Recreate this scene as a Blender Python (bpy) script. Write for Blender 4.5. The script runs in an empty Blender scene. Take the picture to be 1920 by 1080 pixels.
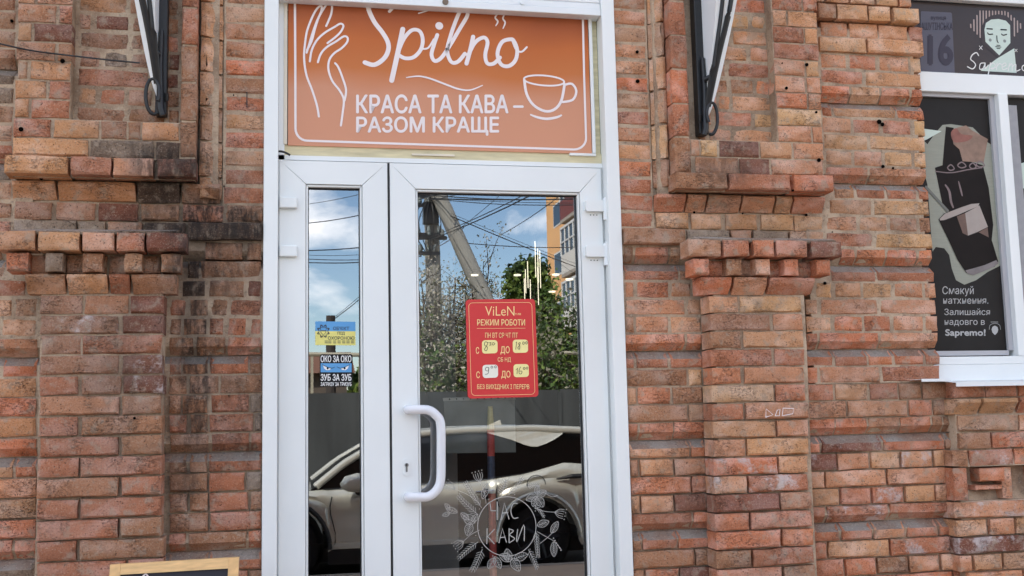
import bpy, math, random
from mathutils import Vector, Matrix
random.seed(7)
R = math.radians
S = bpy.context.scene
COL = S.collection

# ------------------------------------------------------------------ camera
CX, CY, W0 = 960.0, 540.0, 1920.0
def _u(v):
    return v.normalized()
HV, VV = (10760 - CX, 565 - CY), (580 - CX, -16350 - CY)
F = math.sqrt(-(HV[0] * VV[0] + HV[1] * VV[1]))
AX = _u(Vector((HV[0], HV[1], F)))          # wall direction (world X) in lens axes right/down/forward
AZ = _u(Vector((VV[0], VV[1], F)))          # world Z
AY = AZ.cross(AX)
CAM = Vector((0, -4.36, 1.62))
def at(px, py, y=0.0):
    """point of the plane Y=y seen at photo pixel (px,py)"""
    v = Vector((px - CX, py - CY, F))
    d = Vector((AX.dot(v), AY.dot(v), AZ.dot(v)))
    return CAM + d * ((y - CAM.y) / d.y)
GL = 0.085                                   # glass plane
def mir(px, py, r):
    """real point, r metres out in the street, whose mirror image in the door glass is seen at (px,py)"""
    p = at(px, py, 2 * GL + r)
    return Vector((p.x, -r, p.z))
cam = bpy.data.cameras.new('camera'); camo = bpy.data.objects.new('camera', cam); COL.objects.link(camo)
rt = Vector((AX[0], AY[0], AZ[0])); dn = Vector((AX[1], AY[1], AZ[1])); fw = Vector((AX[2], AY[2], AZ[2]))
camo.matrix_world = Matrix(((rt.x, -dn.x, -fw.x, CAM.x), (rt.y, -dn.y, -fw.y, CAM.y), (rt.z, -dn.z, -fw.z, CAM.z), (0, 0, 0, 1)))
cam.sensor_width = 36; cam.lens = F / W0 * 36; cam.clip_end = 600; cam.clip_start = 0.05
S.camera = camo

# ------------------------------------------------------------------ light
SUN_EL, SUN_AZ = R(44), R(36)                # the sun stands behind the building, a little to the left
w = bpy.data.worlds.new('World'); S.world = w; w.use_nodes = True
nt = w.node_tree; nt.nodes.clear()
def N(nt, t, **k):
    n = nt.nodes.new(t)
    for a, b in k.items():
        setattr(n, a, b)
    return n
sky = N(nt, 'ShaderNodeTexSky', sky_type='NISHITA', sun_disc=False, sun_elevation=SUN_EL, sun_rotation=-SUN_AZ, air_density=1.0, dust_density=0.25, ozone_density=3.0)
tc = N(nt, 'ShaderNodeTexCoord')
mp = N(nt, 'ShaderNodeMapping'); mp.inputs['Scale'].default_value = (1.0, 1.0, 2.3); mp.inputs['Location'].default_value = (0.25, 0.1, 0.30)
nz = N(nt, 'ShaderNodeTexNoise'); nz.inputs['Scale'].default_value = 3.4; nz.inputs['Detail'].default_value = 9; nz.inputs['Roughness'].default_value = .56; nz.inputs['Distortion'].default_value = .25
cr = N(nt, 'ShaderNodeValToRGB'); cr.color_ramp.elements[0].position = .51; cr.color_ramp.elements[1].position = .62
mx = N(nt, 'ShaderNodeMix', data_type='RGBA'); mx.inputs['B'].default_value = (13.5, 13.4, 13.6, 1)
bg = N(nt, 'ShaderNodeBackground'); bg.inputs['Strength'].default_value = .15
wo = N(nt, 'ShaderNodeOutputWorld')
L = nt.links.new
L(tc.outputs['Generated'], mp.inputs[0]); L(mp.outputs[0], nz.inputs['Vector']); L(nz.outputs['Fac'], cr.inputs[0])
L(cr.outputs[0], mx.inputs['Factor']); L(sky.outputs[0], mx.inputs['A']); L(mx.outputs['Result'], bg.inputs[0]); L(bg.outputs[0], wo.inputs[0])
sun = bpy.data.lights.new('sun', 'SUN'); sun.energy = 4.2; sun.angle = R(.5); sun.color = (1, .94, .85)
suno = bpy.data.objects.new('sun', sun); COL.objects.link(suno)
sd = Vector((-math.sin(SUN_AZ) * math.cos(SUN_EL), math.cos(SUN_AZ) * math.cos(SUN_EL), math.sin(SUN_EL)))
suno.rotation_euler = sd.to_track_quat('Z', 'Y').to_euler(); suno.location = (0, 10, 20)
S.view_settings.view_transform = 'Standard'; S.view_settings.look = 'None'; S.view_settings.gamma = 1
S.view_settings.use_curve_mapping = False; S.view_settings.exposure = 0.98
S.render.engine = 'CYCLES'
S.cycles.max_bounces = 7; S.cycles.transparent_max_bounces = 12

# ------------------------------------------------------------------ materials
def lin(c):
    return tuple((x / 255 / 12.92) if x / 255 <= .04045 else ((x / 255 + .055) / 1.055) ** 2.4 for x in c) + (1,)
MATS = {}
def mat(name, rgb, rough=.6, metal=0, noise=.12, nscale=30, bump=0, spec=.5, coat=0, emit=None, stretch=None):
    if name in MATS: return MATS[name]
    m = bpy.data.materials.new(name); m.use_nodes = True; n = m.node_tree; b = n.nodes['Principled BSDF']
    c = lin(rgb)
    b.inputs['Base Color'].default_value = c; b.inputs['Roughness'].default_value = rough; b.inputs['Metallic'].default_value = metal
    b.inputs['Specular IOR Level'].default_value = spec; b.inputs['Coat Weight'].default_value = coat
    if emit:
        b.inputs['Emission Color'].default_value = lin(emit[0]); b.inputs['Emission Strength'].default_value = emit[1]
    if noise or bump:
        t = N(n, 'ShaderNodeTexCoord'); z = N(n, 'ShaderNodeTexNoise'); z.inputs['Scale'].default_value = nscale; z.inputs['Detail'].default_value = 5
        src = t.outputs['Object']
        if stretch:
            q = N(n, 'ShaderNodeMapping'); q.inputs['Scale'].default_value = stretch; n.links.new(src, q.inputs[0]); src = q.outputs[0]
        n.links.new(src, z.inputs['Vector'])
        if noise:
            mr = N(n, 'ShaderNodeMapRange'); mr.inputs[1].default_value = .25; mr.inputs[2].default_value = .75
            mr.inputs[3].default_value = 1 - noise; mr.inputs[4].default_value = 1 + noise * .6
            n.links.new(z.outputs['Fac'], mr.inputs[0])
            mu = N(n, 'ShaderNodeVectorMath', operation='SCALE'); mu.inputs[0].default_value = c[:3]
            n.links.new(mr.outputs[0], mu.inputs['Scale']); n.links.new(mu.outputs[0], b.inputs['Base Color'])
        if bump:
            bp = N(n, 'ShaderNodeBump'); bp.inputs['Distance'].default_value = bump; bp.inputs['Strength'].default_value = .7
            n.links.new(z.outputs['Fac'], bp.inputs['Height']); n.links.new(bp.outputs[0], b.inputs['Normal'])
    MATS[name] = m
    return m

def mathn(n, op, a, b=None, c=None, clamp=False):
    q = N(n, 'ShaderNodeMath', operation=op); q.use_clamp = clamp
    for i, v in enumerate((a, b, c)):
        if v is None: continue
        if isinstance(v, (int, float)): q.inputs[i].default_value = v
        else: n.links.new(v, q.inputs[i])
    return q.outputs[0]
def noisen(n, vec, scale, detail=4, rough=.55, stretch=None):
    z = N(n, 'ShaderNodeTexNoise'); z.inputs['Scale'].default_value = scale; z.inputs['Detail'].default_value = detail; z.inputs['Roughness'].default_value = rough
    if stretch:
        q = N(n, 'ShaderNodeMapping'); q.inputs['Scale'].default_value = stretch; n.links.new(vec, q.inputs[0]); vec = q.outputs[0]
    n.links.new(vec, z.inputs['Vector']); return z.outputs['Fac']
def ramp(n, v, a, b, lo=0, hi=1):
    q = N(n, 'ShaderNodeMapRange', interpolation_type='SMOOTHSTEP'); q.inputs[1].default_value = a; q.inputs[2].default_value = b; q.inputs[3].default_value = lo; q.inputs[4].default_value = hi
    n.links.new(v, q.inputs[0]); return q.outputs[0]
def mixc(n, f, a, b, blend='MIX'):
    q = N(n, 'ShaderNodeMix', data_type='RGBA', blend_type=blend)
    for k, v in (('Factor', f), ('A', a), ('B', b)):
        if isinstance(v, (int, float)): q.inputs[k].default_value = v
        elif isinstance(v, tuple): q.inputs[k].default_value = v
        else: n.links.new(v, q.inputs[k])
    return q.outputs['Result']

def soot_mask(n, pos):
    """old smoke stain on the brickwork left of the door, beneath the left bracket"""
    sp = N(n, 'ShaderNodeSeparateXYZ'); n.links.new(pos, sp.inputs[0])
    x, z = sp.outputs[0], sp.outputs[2]
    wob = noisen(n, pos, 5.5, 5)
    out = None
    for (cx, cz, rx, rz, st) in ((-.27, 2.39, .36, .12, 1.0), (-.352, 1.93, .085, .58, .92), (-.24, 2.05, .30, .75, .46), (-.30, 2.2, .16, .2, .7), (-.44, 2.64, .20, .13, .8), (-.50, 2.40, .16, .12, .6), (-.62, 1.9, .14, .42, .30), (1.80, 2.66, .16, .07, .5)):
        a = mathn(n, 'POWER', mathn(n, 'ABSOLUTE', mathn(n, 'DIVIDE', mathn(n, 'SUBTRACT', x, cx), rx)), 2)
        b = mathn(n, 'POWER', mathn(n, 'ABSOLUTE', mathn(n, 'DIVIDE', mathn(n, 'SUBTRACT', z, cz), rz)), 2)
        d = mathn(n, 'ADD', mathn(n, 'ADD', a, b), mathn(n, 'MULTIPLY', mathn(n, 'SUBTRACT', wob, .5), 3.2))
        m = ramp(n, d, 1.25, .1, 0, st)
        out = m if out is None else mathn(n, 'MAXIMUM', out, m)
    return out

def brick_material(name, use_attr):
    m = bpy.data.materials.new(name); m.use_nodes = True; n = m.node_tree; b = n.nodes['Principled BSDF']
    tcn = N(n, 'ShaderNodeTexCoord'); geo = N(n, 'ShaderNodeNewGeometry'); oi = N(n, 'ShaderNodeObjectInfo')
    pos = geo.outputs['Position']
    if use_attr:
        at_ = N(n, 'ShaderNodeAttribute', attribute_name='col'); colr, alp = at_.outputs['Color'], at_.outputs['Alpha']
        vec = pos
    else:
        colr, alp = oi.outputs['Color'], oi.outputs['Alpha']
        ad = N(n, 'ShaderNodeVectorMath', operation='ADD'); sc = N(n, 'ShaderNodeVectorMath', operation='SCALE')
        sc.inputs[0].default_value = (17.3, 5.1, 9.7); n.links.new(oi.outputs['Random'], sc.inputs['Scale'])
        n.links.new(pos, ad.inputs[0]); n.links.new(sc.outputs[0], ad.inputs[1]); vec = ad.outputs[0]
    hsv = N(n, 'ShaderNodeHueSaturation'); hsv.inputs['Saturation'].default_value = .72; hsv.inputs['Value'].default_value = 1.3
    n.links.new(colr, hsv.inputs['Color'])
    c = mixc(n, ramp(n, noisen(n, vec, 9, 3, .5, (1, 1, 1.6)), .42, .68, 0, .75), colr, hsv.outputs[0])     # paler firing patches
    hs2 = N(n, 'ShaderNodeHueSaturation'); hs2.inputs['Saturation'].default_value = 1.12; hs2.inputs['Value'].default_value = .62
    n.links.new(colr, hs2.inputs['Color'])
    c = mixc(n, ramp(n, noisen(n, vec, 14, 4, .6), .52, .74, 0, .55), c, hs2.outputs[0])                      # darker burnt patches
    sp = noisen(n, vec, 170, 3, .7)
    c = mixc(n, ramp(n, sp, .54, .68, 0, .55), c, (.075, .046, .034, 1))                                     # grit
    c = mixc(n, ramp(n, sp, .46, .30, 0, .5), c, (.62, .50, .38, 1))
    v = N(n, 'ShaderNodeTexVoronoi'); v.inputs['Scale'].default_value = 95; n.links.new(vec, v.inputs['Vector'])
    pit = mathn(n, 'MULTIPLY', ramp(n, v.outputs['Distance'], .26, .12), ramp(n, noisen(n, vec, 26, 2), .5, .62))
    c = mixc(n, mathn(n, 'MULTIPLY', pit, .75), c, (.04, .026, .02, 1))
    # crazing: long thin weather cracks along the brick
    cz = noisen(n, vec, 42, 4, .6, (1, 1, 2.4))
    crz = ramp(n, mathn(n, 'ABSOLUTE', mathn(n, 'SUBTRACT', cz, .5)), .02, .0, 0, 1)
    crz = mathn(n, 'MULTIPLY', crz, ramp(n, noisen(n, vec, 7, 2), .5, .62))
    c = mixc(n, mathn(n, 'MULTIPLY', crz, .8), c, (.06, .04, .03, 1))
    # smeared mortar and lime bloom
    sm = ramp(n, noisen(n, pos, 21, 7, .62), .52, .66, 0, .6)
    c = mixc(n, sm, c, (.44, .35, .27, 1))
    ef = mathn(n, 'MULTIPLY', alp, ramp(n, mathn(n, 'ADD', noisen(n, vec, 10, 2), mathn(n, 'MULTIPLY', noisen(n, vec, 75, 5, .7), .55)), .80, .98, 0, 1))
    c = mixc(n, mathn(n, 'MULTIPLY', ef, .7), c, (.66, .58, .56, 1))
    c = mixc(n, ramp(n, noisen(n, pos, 2.2, 4), .4, .7, 0, .34), c, (.20, .13, .09, 1))                     # street grime
    st = soot_mask(n, pos)
    stn = mathn(n, 'MULTIPLY', st, ramp(n, noisen(n, pos, 26, 5, .65, (1.6, 1, .5)), .34, .60, .25, 1))
    c = mixc(n, mathn(n, 'MULTIPLY', stn, .93), c, (.026, .021, .019, 1))
    n.links.new(c, b.inputs['Base Color']); b.inputs['Roughness'].default_value = .88; b.inputs['Specular IOR Level'].default_value = .25
    h = mathn(n, 'ADD', mathn(n, 'MULTIPLY', noisen(n, vec, 38, 6, .65), 1.0), mathn(n, 'MULTIPLY', sp, .55))
    h = mathn(n, 'SUBTRACT', h, mathn(n, 'MULTIPLY', pit, .8)); h = mathn(n, 'SUBTRACT', h, mathn(n, 'MULTIPLY', crz, .35))
    bp = N(n, 'ShaderNodeBump'); bp.inputs['Distance'].default_value = .0085; bp.inputs['Strength'].default_value = 1
    n.links.new(h, bp.inputs['Height']); n.links.new(bp.outputs[0], b.inputs['Normal'])
    return m
M_BRICK = brick_material('weathered_brick', False)
M_BRICKS = brick_material('weathered_brick_many', True)
def mortar_material(name, base, base2):
    m = bpy.data.materials.new(name); m.use_nodes = True; n = m.node_tree; b = n.nodes['Principled BSDF']
    geo = N(n, 'ShaderNodeNewGeometry'); pos = geo.outputs['Position']
    c = mixc(n, ramp(n, noisen(n, pos, 6, 6, .6), .35, .68), lin(base), lin(base2))
    c = mixc(n, ramp(n, noisen(n, pos, 60, 5, .7), .52, .72, 0, .55), c, (.07, .055, .045, 1))
    c = mixc(n, ramp(n, noisen(n, pos, 130, 3, .7), .52, .75, 0, .5), c, (.62, .55, .46, 1))
    c = mixc(n, mathn(n, 'MULTIPLY', soot_mask(n, pos), .62), c, (.03, .028, .028, 1))
    n.links.new(c, b.inputs['Base Color']); b.inputs['Roughness'].default_value = .95; b.inputs['Specular IOR Level'].default_value = .2
    bp = N(n, 'ShaderNodeBump'); bp.inputs['Distance'].default_value = .006; n.links.new(noisen(n, pos, 70, 6, .7), bp.inputs['Height'])
    n.links.new(bp.outputs[0], b.inputs['Normal'])
    return m
M_MORTAR = mortar_material('lime_mortar', (196, 174, 150), (146, 124, 104))
M_CEMENT = mortar_material('grey_cement', (150, 142, 134), (140, 112, 96))
M_WHITE = mat('white_upvc', (231, 235, 235), .32, noise=.07, nscale=1.6, spec=.5)
M_WHITED = mat('aged_upvc', (222, 214, 196), .45, noise=.12, nscale=9)
M_FOAM = mat('yellowed_foam_sealant', (214, 204, 168), .9, noise=.22, nscale=60, bump=.002, stretch=(.15, 1, 1))
M_RUBBER = mat('black_rubber_seal', (28, 28, 32), .5, noise=0)
M_IRON = mat('black_wrought_iron', (34, 35, 38), .42, metal=.2, noise=.2, nscale=40, bump=.001)
M_METALW = mat('white_painted_metal', (230, 234, 236), .35, noise=.04, nscale=6)
def glass_material(name, refl, tint=(1, 1, 1, 1), rough=0):
    m = bpy.data.materials.new(name); m.use_nodes = True; n = m.node_tree; n.nodes.clear()
    o = N(n, 'ShaderNodeOutputMaterial'); t = N(n, 'ShaderNodeBsdfTransparent'); g = N(n, 'ShaderNodeBsdfGlossy'); x = N(n, 'ShaderNodeMixShader')
    t.inputs[0].default_value = tint; g.inputs['Roughness'].default_value = rough; g.inputs[0].default_value = (1, 1, 1, 1)
    fr = N(n, 'ShaderNodeFresnel'); fr.inputs[0].default_value = 1.45
    mr = mathn(n, 'MULTIPLY_ADD', fr.outputs[0], 1.2, refl - .04, clamp=True)
    n.links.new(mr, x.inputs[0])
    n.links.new(t.outputs[0], x.inputs[1]); n.links.new(g.outputs[0], x.inputs[2]); n.links.new(x.outputs[0], o.inputs[0])
    return m
M_GLASS = glass_material('double_glazing', .30, (.82, .85, .84, 1))
M_BLACK = mat('black_print', (24, 24, 26), .6, noise=0, spec=.2)
M_INK = mat('pen_ink', (60, 60, 50), .6, noise=0)
M_PRINT = mat('white_print', (236, 226, 226), .45, noise=.03, nscale=8)

# ------------------------------------------------------------------ object helpers
def link(name, verts, faces, m, parent=None, loc=(0, 0, 0), smooth=None):
    me = bpy.data.meshes.new(name); me.from_pydata([tuple(v) for v in verts], [], faces); me.update()
    for x in (m if isinstance(m, (list, tuple)) else [m]): me.materials.append(x)
    o = bpy.data.objects.new(name, me); o.location = loc; COL.objects.link(o)
    if parent: o.parent = parent
    if smooth is not None:
        me.shade_smooth(); me.set_sharp_from_angle(angle=R(smooth))
    return o
def tag(o, label=None, cat=None, group=None, kind=None):
    for k, v in (('label', label), ('category', cat), ('group', group), ('kind', kind)):
        if v: o[k] = v
    return o
def thing(name, label, cat, group=None, loc=(0, 0, 0)):
    o = bpy.data.objects.new(name, None); o.location = loc; o.empty_display_size = .1; COL.objects.link(o)
    return tag(o, label, cat, group)
class MB:
    def __init__(s): s.v = []; s.f = []
    def add(s, v, f):
        k = len(s.v); s.v += [Vector(a) for a in v]; s.f += [tuple(i + k for i in q) for q in f]; return s
    def box(s, x0, x1, y0, y1, z0, z1, b=0):
        if b <= 0:
            return s.add([(x0, y0, z0), (x1, y0, z0), (x1, y1, z0), (x0, y1, z0), (x0, y0, z1), (x1, y0, z1), (x1, y1, z1), (x0, y1, z1)],
                  [(0, 3, 2, 1), (4, 5, 6, 7), (0, 1, 5, 4), (1, 2, 6, 5), (2, 3, 7, 6), (3, 0, 4, 7)])
        # chamfered on all edges
        vs = []; lo = (x0, y0, z0); hi = (x1, y1, z1)
        idx = {}
        for i in (0, 1):
            for j in (0, 1):
                for k in (0, 1):
                    c = [(lo, hi)[i][0], (lo, hi)[j][1], (lo, hi)[k][2]]
                    sg = [1 - 2 * i, 1 - 2 * j, 1 - 2 * k]
                    for a in range(3):
                        p = [c[q] + (0 if q == a else sg[q] * b) for q in range(3)]
                        idx[(i, j, k, a)] = len(vs); vs.append(p)
        fs = []
        g = lambda i, j, k, a: idx[(i, j, k, a)]
        for i in (0, 1):
            q = [g(i, 0, 0, 0), g(i, 1, 0, 0), g(i, 1, 1, 0), g(i, 0, 1, 0)]; fs.append(tuple(q if i else q[::-1]))
            q = [g(0, i, 0, 1), g(0, i, 1, 1), g(1, i, 1, 1), g(1, i, 0, 1)]; fs.append(tuple(q if i else q[::-1]))
            q = [g(0, 0, i, 2), g(1, 0, i, 2), g(1, 1, i, 2), g(0, 1, i, 2)]; fs.append(tuple(q if i else q[::-1]))
        for i in (0, 1):
            for j in (0, 1):
                fs.append((g(i, j, 0, 0), g(i, j, 1, 0), g(i, j, 1, 1), g(i, j, 0, 1)))
                fs.append((g(i, 0, j, 0), g(i, 1, j, 0), g(i, 1, j, 2), g(i, 0, j, 2)))
                fs.append((g(0, i, j, 1), g(1, i, j, 1), g(1, i, j, 2), g(0, i, j, 2)))
                for k in (0, 1): fs.append((g(i, j, k, 0), g(i, j, k, 1), g(i, j, k, 2)))
        return s.add(vs, fs)
    def prism(s, poly, y0, y1):
        """poly: (x,z) outline, extruded along Y"""
        n = len(poly)
        s.add([(p[0], y0, p[1]) for p in poly] + [(p[0], y1, p[1]) for p in poly],
              [tuple(range(n)), tuple(range(2 * n - 1, n - 1, -1))] + [(i, i + n, (i + 1) % n + n, (i + 1) % n) for i in range(n)])
        return s
    def tube(s, pts, r, n=8, cap=True, flat=None):
        pts = [Vector(p) for p in pts]; rings = []
        up = Vector((0, 0, 1))
        for i, p in enumerate(pts):
            d = (pts[min(i + 1, len(pts) - 1)] - pts[max(i - 1, 0)]).normalized()
            if abs(d.dot(up)) > .95: a = d.cross(Vector((1, 0, 0))).normalized()
            else: a = d.cross(up).normalized()
            if i and rings_a.dot(a) < 0: a = -a
            rings_a = a
            b = d.cross(a); rr = r[i] if isinstance(r, (list, tuple)) else r
            rings.append([p + (a * math.cos(t * 2 * math.pi / n) * (flat or 1) + b * math.sin(t * 2 * math.pi / n)) * rr for t in range(n)])
        k = len(rings); v = [q for g in rings for q in g]
        f = [(i * n + j, i * n + (j + 1) % n, (i + 1) * n + (j + 1) % n, (i + 1) * n + j) for i in range(k - 1) for j in range(n)]
        if cap: f += [tuple(range(n))[::-1], tuple((k - 1) * n + j for j in range(n))]
        return s.add(v, f)
    def build(s, name, m, parent=None, smooth=None):
        return link(name, s.v, s.f, m, parent, smooth=smooth)
def smoothpts(pts, k=6, closed=False):
    n = len(pts); out = []
    P = [Vector(p) for p in pts]
    rng = range(n if closed else n - 1)
    for i in rng:
        p0 = P[(i - 1) % n] if closed else P[max(i - 1, 0)]; p1 = P[i]; p2 = P[(i + 1) % n]; p3 = P[(i + 2) % n] if closed else P[min(i + 2, n - 1)]
        for j in range(k):
            t = j / k
            out.append(.5 * ((2 * p1) + (-p0 + p2) * t + (2 * p0 - 5 * p1 + 4 * p2 - p3) * t * t + (-p0 + 3 * p1 - 3 * p2 + p3) * t ** 3))
    if not closed: out.append(P[-1])
    return out
class Print:
    """flat print on a plane Y=y : strokes, filled shapes, lettering; coordinates are photo pixels mapped on that plane"""
    def __init__(s, y, tf=None):
        s.y = y; s.tf = tf or (lambda a, b: (a, b)); s.m = MB(); s.dy = 0; s.n = 0
    def P(s, a, b): return at(*s.tf(a, b), s.y)
    def stroke(s, pts, wd, k=5, closed=False, taper=False):
        q = [s.P(*p) for p in pts]
        e = (s.P(pts[0][0] + 1, pts[0][1]) - s.P(*pts[0])).length * wd / 2
        q = smoothpts(q, k, closed) if k > 1 else [Vector(a) for a in q] + ([Vector(q[0])] if closed else [])
        if k > 1 and closed: q.append(q[0])
        v = []; n = len(q)
        for i, p in enumerate(q):
            a = q[i - 1] if i else (q[-2] if closed else p); b = q[i + 1] if i < n - 1 else (q[1] if closed else p)
            d = b - a; d = d.normalized() if d.length > 1e-9 else Vector((1, 0, 0)); nn = Vector((-d.z, 0, d.x))
            ww = e * (math.sin(math.pi * (.08 + .84 * i / max(1, n - 1))) ** .5 if taper else 1)
            v += [p + nn * ww, p - nn * ww]
        s.n = (s.n + 1) % 8; s.dy = -.00013 * s.n
        v = [p + Vector((0, s.dy, 0)) for p in v]
        s.m.add(v, [(2 * i, 2 * i + 1, 2 * i + 3, 2 * i + 2) for i in range(n - 1)])
        if not closed and not taper:
            for p in (q[0], q[-1]): s.disc(p, e)
        return s
    def disc(s, c, r, n=10, ry=None):
        if not isinstance(c, Vector): c = s.P(*c)
        s.n = (s.n + 1) % 8; s.dy = -.00013 * s.n
        s.m.add([c + Vector((math.cos(t * 2 * math.pi / n) * r, s.dy, math.sin(t * 2 * math.pi / n) * (ry or r))) for t in range(n)], [tuple(range(n))]); return s
    def fill(s, pts, k=1, closed=True):
        q = [s.P(*p) for p in pts]
        if k > 1: q = smoothpts(q, k, True)
        from mathutils.geometry import tessellate_polygon
        tr = tessellate_polygon([q]); s.m.add(q, [tuple(t) for t in tr]); return s
    def build(s, name, m, parent, dy=0):
        o = s.m.build(name, m, parent); o.location.y = dy; return o
_dg = None
def text(body, x0, y0, x1, y1, y, name, m, parent, bold=0, shear=0, tf=None, space=1.0):
    """lettering fitted in the pixel box x0,y0 (top left) x1,y1 (bottom right) of plane Y=y"""
    cu = bpy.data.curves.new(name, 'FONT'); cu.body = body; cu.offset = min(bold, 0); cu.shear = shear; cu.space_character = space; cu.resolution_u = 4
    o = bpy.data.objects.new(name, cu); COL.objects.link(o)
    dg = bpy.context.evaluated_depsgraph_get(); me = bpy.data.meshes.new_from_object(o.evaluated_get(dg)); bpy.data.objects.remove(o)
    tf = tf or (lambda a, b: (a, b))
    A, B, C = at(*tf(x0, y0), y), at(*tf(x1, y0), y), at(*tf(x0, y1), y); D = at(*tf(x1, y1), y)
    xs = [v.co.x for v in me.vertices]; ys = [v.co.y for v in me.vertices]
    a0, a1, b0, b1 = min(xs), max(xs), min(ys), max(ys)
    for v in me.vertices:
        s_ = (v.co.x - a0) / (a1 - a0); t_ = (v.co.y - b0) / (b1 - b0)
        top = A.lerp(B, s_); bot = C.lerp(D, s_); v.co = bot.lerp(top, t_)
    if bold > 0:                                   # heavier weight: shifted layers of the same glyphs
        w1 = (B - A).length / (a1 - a0) * bold * .9
        vs = [v.co.copy() for v in me.vertices]; fs = [tuple(p.vertices) for p in me.polygons]; n0 = len(vs); V2 = []; F2 = []
        for j, (dx, dz) in enumerate(((-w1, 0), (w1, 0), (0, w1), (0, -w1), (0, 0))):
            V2 += [v + Vector((dx, -.00018 * j, dz)) for v in vs]; F2 += [tuple(i + n0 * j for i in f) for f in fs]
        me = bpy.data.meshes.new(name); me.from_pydata(V2, [], F2)
    me.materials.clear(); me.materials.append(m); me.name = name
    q = bpy.data.objects.new(name, me); COL.objects.link(q); q.parent = parent
    return q

# ------------------------------------------------------------------ brick course grid (one course = 74.7 mm)
ZL, PC = 3.3846, .07469
def zl(k): return ZL - PC * k
PAL = dict(A=(186, 134, 108), B=(190, 148, 114), C=(190, 102, 72), D=(158, 94, 74), E=(132, 98, 78), F=(108, 66, 57), G=(198, 154, 112),
           H=(164, 138, 120), I=(124, 118, 112), K=(60, 52, 50), L=(202, 150, 110), M=(142, 108, 96))
TONE = 1.0
def bcol(code, e=0):
    k_ = .16 if code in 'KFI' else .44
    c = lin([a_ * (1 - k_) + b_ * k_ for a_, b_ in zip(PAL[code], (182, 140, 112))]); j = random.uniform(.84, 1.12) * TONE; r = random.uniform(.97, 1.04)
    return (min(.66, c[0] * j * r * 1.36), min(.5, c[1] * j * 1.22), min(.42, c[2] * j / r * 1.07), e)
def brick_mesh(w_, h_, kind, seed, depth=.105):
    rnd = random.Random(seed); b = .0056
    nx = 4 if w_ > .2 else 2
    if kind == 'plain': lv = [(-.5, 0), (0, 0), (.5, 0)]
    elif kind == 'cb': lv = [(-.5, .030), (-.05, 0), (.5, 0)]
    elif kind == 'ct': lv = [(-.5, 0), (.05, 0), (.5, .030)]
    elif kind == 'mold': lv = [(-.5, .042), (.24, .0), (.5, 0)]
    elif kind == 'cav': lv = [(-.5, .046), (.02, .012), (.32, .0), (.5, 0)]
    nzr = len(lv)
    V = []; 
    for j, (t, yy) in enumerate(lv):
        for i in range(nx + 1):
            x = -w_ / 2 + w_ * i / nx; z = t * h_
            ex = i in (0, nx); ez = j in (0, nzr - 1)
            cut = rnd.uniform(.0, .0052) if (ex or ez) else 0
            bb = b + cut + ((rnd.uniform(.009, .016) if rnd.random() < .14 else rnd.uniform(.002, .009)) if ex and ez else 0)
            x += (bb if i == 0 else -bb if i == nx else rnd.uniform(-.003, .003))
            z += (bb if j == 0 else -bb if j == nzr - 1 else rnd.uniform(-.001, .001))
            V.append((x, yy + rnd.uniform(-.0013, .0013), z))
    idx = lambda i, j: j * (nx + 1) + i
    Fc = [(idx(i, j), idx(i + 1, j), idx(i + 1, j + 1), idx(i, j + 1)) for j in range(nzr - 1) for i in range(nx)]
    mi = [1 if (kind == 'ct' and j == nzr - 2) else 0 for j in range(nzr - 1) for i in range(nx)]
    per = [(i, 0) for i in range(nx)] + [(nx, j) for j in range(nzr - 1)] + [(i, nzr - 1) for i in range(nx, 0, -1)] + [(0, j) for j in range(nzr - 1, 0, -1)]
    n = len(per); k0 = len(V)
    for (i, j) in per:
        t, yy = lv[j]
        x = -w_ / 2 + w_ * i / nx; z = t * h_
        jx = rnd.uniform(-.0034, .0014); jz = rnd.uniform(-.0030, .0014)
        if i in (0, nx): x += jx * (1 if i else -1)
        if j in (0, nzr - 1): z += jz * (1 if j else -1)
        V.append((x, yy + b + .002, z))
    for (i, j) in per: V.append((-w_ / 2 + w_ * i / nx, depth, lv[j][0] * h_))
    for q in range(n):
        a, c = idx(*per[q]), idx(*per[(q + 1) % n]); d, e = k0 + q, k0 + (q + 1) % n
        sl = kind == 'ct' and (per[q][1] == nzr - 1 and per[(q + 1) % n][1] == nzr - 1)
        Fc.append((a, d, e, c)); mi.append(1 if sl else 0); Fc.append((d, d + n, e + n, e)); mi.append(1 if sl else 0)
    return V, Fc, mi
BM = {}
def get_brick(w_, h_, kind):
    cls = .055 if w_ < .08 else .125 if w_ < .17 else .20 if w_ < .235 else .27
    key = (cls, kind, random.randrange(7))
    if key not in BM:
        V, Fc, mi = brick_mesh(cls, .066, kind, hash(str(key)) % 9973 if False else sum(map(ord, str(key))) * 7)
        me = bpy.data.meshes.new('brick'); me.from_pydata(V, [], Fc); me.update()
        me.materials.append(M_BRICK); me.materials.append(M_CEMENT)
        for p, q in zip(me.polygons, mi): p.material_index = q
        me.shade_smooth(); me.set_sharp_from_angle(angle=R(38))
        BM[key] = (me, V, Fc, mi)
    return BM[key] + (cls,)
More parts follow.
